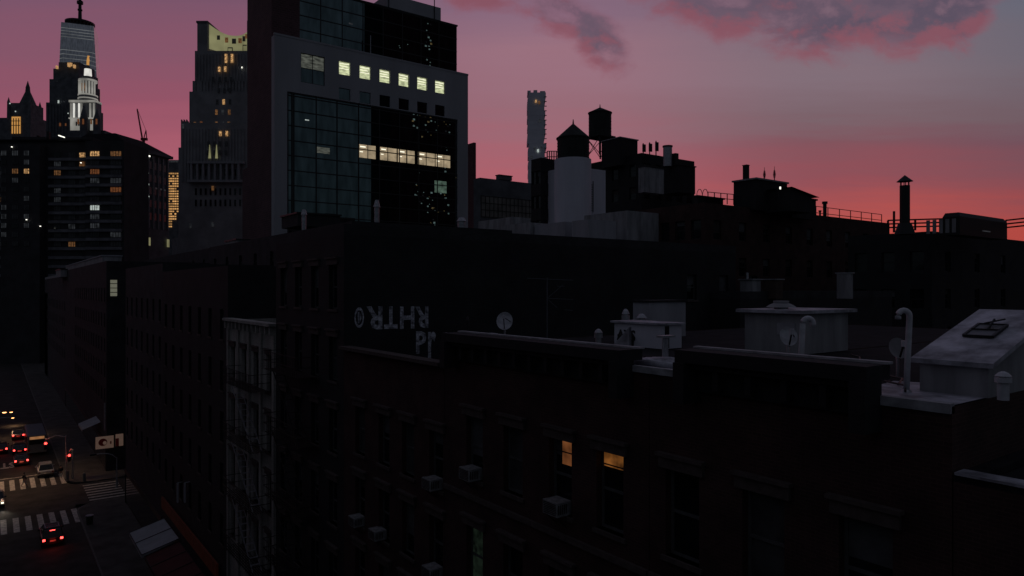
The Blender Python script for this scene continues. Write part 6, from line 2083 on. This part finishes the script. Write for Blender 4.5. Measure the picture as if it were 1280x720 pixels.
make_car('sedan', 'oncoming car with white headlights cut off by the left edge at the near crossing', 'car', 'sedan', car_grey, (x_ - 0.65, y_ + 2.4, 0), math.pi, tail_on=False, head_on=True)
x_, y_ = ground(4, 569)
make_car('sedan', 'dark car with tail lights at the very left edge beyond the crossing', 'car', 'sedan', car_black, (x_ - 0.3, y_ + 3.0, 0), 0)
x_, y_ = ground(23, 551)
make_car('sedan', 'farthest dark car whose small red lights show up the avenue', 'car', 'sedan', car_grey, (x_, y_ + 3.0, 0), 0)
# bus
x_, y_ = ground(41, 572)
bs_ = thing('bus', 'tall dark bus seen from behind with an orange lit panel, beyond the silver car', 'bus', (x_ + 0.6, y_ + 1.5, 0), group='vehicles on the avenue')
MB().box(-1.25, 1.25, 0, 11.5, 0.35, 3.1).build('body', bus_m, bs_, local=True, bevel=0.12)
MB().box(-1.0, 1.0, -0.03, -0.005, 1.7, 2.4).build('rear_window', glass_car, bs_, local=True)
MB().box(-0.95, 0.95, -0.04, -0.006, 2.5, 2.9).build('lit_panel', lit_bus, bs_, local=True)
for s_ in (-1, 1):
    MB().box(s_ * 0.9, s_ * 1.15, -0.05, -0.006, 0.7, 1.0).build('tail_light', MATS['unlit red lens'], bs_, local=True)
    MB().box(s_ * 1.255, s_ * 1.27, 0.6, 10.8, 1.7, 2.6).build('side_windows', glass_car, bs_, local=True)
    for yw in (2.6, 9.2):
        w_ = MB()
        pts_ = [(yw + 0.48 * math.cos(2 * math.pi * k / 18), 0.48 + 0.48 * math.sin(2 * math.pi * k / 18)) for k in range(18)]
        for x in (s_ * 0.98, s_ * 1.27): w_.v += [Vector((x, p[0], p[1])) for p in pts_]
        for k in range(18): w_.f.append((k, (k + 1) % 18, 18 + (k + 1) % 18, 18 + k))
        w_.f.append(tuple(range(18))); w_.f.append(tuple(18 + k for k in reversed(range(18))))
        w_.build('wheel', tyre_m, bs_, local=True)

# people
def person(label, loc, rz, joints_extra=0.0, legs=trou_m, stride=0.28, torso=coat_m):
    t_ = thing('person', label, 'person', loc, rz=rz)
    def skin(name, vs, es, rs, m_, root=0):
        me = bpy.data.meshes.new(name); me.from_pydata(vs, es, []); me.materials.append(m_)
        o = bpy.data.objects.new(name, me); COL.objects.link(o); o.parent = t_
        md = o.modifiers.new('skin', 'SKIN'); md.use_smooth_shade = True
        sv = me.skin_vertices[0].data if me.skin_vertices else None
        if sv is None:
            bm = bmesh.new(); bm.from_mesh(me); bm.verts.layers.skin.verify(); bm.to_mesh(me); bm.free(); sv = me.skin_vertices[0].data
        for i_, r_ in enumerate(rs): sv[i_].radius = (r_, r_)
        sv[root].use_root = True
        sb_ = o.modifiers.new('sub', 'SUBSURF'); sb_.levels = 1; sb_.render_levels = 1
        return o
    s = stride
    # one body: pelvis 0, chest, neck, head, arms, legs
    vs = [(0, 0, 0.95), (0, 0.02, 1.2), (0, 0.03, 1.42), (0, 0.04, 1.52), (0, 0.05, 1.62), (0, 0.05, 1.72),
          (-0.2, 0.03, 1.4), (-0.25, -0.12, 1.14), (-0.24, -0.02, 0.92), (0.2, 0.03, 1.4), (0.25, 0.14, 1.14), (0.24, 0.28, 0.95),
          (-0.1, s * 0.5, 0.52), (-0.1, s, 0.08), (-0.1, s + 0.16, 0.04), (0.1, -s * 0.3, 0.52), (0.1, -s, 0.1), (0.1, -s + 0.14, 0.04)]
    es = [(0, 1), (1, 2), (2, 3), (3, 4), (4, 5), (2, 6), (6, 7), (7, 8), (2, 9), (9, 10), (10, 11), (0, 12), (12, 13), (13, 14), (0, 15), (15, 16), (16, 17)]
    rs = [0.14, 0.14, 0.15, 0.055, 0.095, 0.08, 0.065, 0.05, 0.035, 0.065, 0.05, 0.035, 0.075, 0.05, 0.04, 0.075, 0.05, 0.04]
    skin('body', vs, es, rs, skin_m)
    skin('coat', [(0, 0, 0.88), (0, 0.02, 1.2), (0, 0.03, 1.43), (-0.2, 0.03, 1.42), (-0.26, -0.12, 1.14), (-0.245, -0.04, 0.98), (0.2, 0.03, 1.42), (0.26, 0.14, 1.14), (0.25, 0.24, 0.99)],
         [(0, 1), (1, 2), (2, 3), (3, 4), (4, 5), (2, 6), (6, 7), (7, 8)], [0.18, 0.17, 0.16, 0.08, 0.065, 0.055, 0.08, 0.065, 0.055], torso)
    skin('trousers', [(0, 0, 0.9), (-0.1, s * 0.5, 0.52), (-0.1, s, 0.12), (0.1, -s * 0.3, 0.52), (0.1, -s, 0.14)], [(0, 1), (1, 2), (0, 3), (3, 4)], [0.15, 0.09, 0.065, 0.09, 0.065], legs)
    h_ = MB(); h_.cyl(0, 0.03, 0.1, 1.68, 1.80, 0.05, n=12)
    h_.build('hair', coat_m, t_, local=True, smooth=True)
    return t_
x_, y_ = ground(30, 608)
person('person in dark coat and pale trousers striding over the far zebra crossing', (x_, y_, 0), R(-80), stride=0.3)
x_, y_ = ground(76, 598)
person('person in a dark top with a pale lower half standing right of the silver car', (x_, y_, 0.0), R(10), stride=0.06, legs=awn_w)
# hydrant/bollard like posts at the corner
for i, (p_, py_, h, lab) in enumerate(((105, 602, 1.1, 'pale bollard on the far corner pavement right of the signal pole'), (84, 601, 1.3, 'pale wrapped base at the foot of the corner signal pole'))):
    x_, y_ = ground(p_, py_, 0.12)
    t_ = thing('bollard', lab, 'bollard', (x_, y_, 0.12), group='bollards at the far corner')
    MB().cyl(0, 0, 0.22, 0, h, 0.2, n=14).build('post', concrete, t_, local=True)
    MB().cyl(0, 0, 0.2, h, h + 0.12, 0.08, n=14).build('cap', concrete, t_, local=True)
# litter bin near corner
x_, y_ = ground(112, 655, 0.12)
t_ = thing('litter_bin', 'dark round litter bin on the near corner pavement', 'litter bin', (x_, y_, 0.12))
MB().cyl(0, 0, 0.3, 0, 0.9, 0.36, n=16).build('basket', green_m, t_, local=True)
MB().cyl(0, 0, 0.38, 0.9, 0.98, n=16).build('rim', metal_gr, t_, local=True)
# curved pale guard rail at the avenue's end, its light put into faint emission
d_ = 190
m = MB()
pts = []
for k in range(11):
    p_ = -30 + k * 5.3
    pts.append(Vector((*W(p_, d_ - (4 if k > 8 else 0) * (k - 8)), Z(486 + (0 if k < 8 else (k - 8) * 1.6), d_))))
for a, b in zip(pts, pts[1:]):
    m.bar(a, b, 0.35)
for p in pts[::2]:
    m.bar((p.x, p.y, -0.3), (p.x, p.y, p.z), 0.3)
tag(m.build('guard_rail', mat('pale rail with painted light', (0.5, 0.48, 0.46), 0.6, emis=(1, 0.85, 0.75), estr=0.06)), 'curved pale rail high at the far end of the avenue', 'railing')
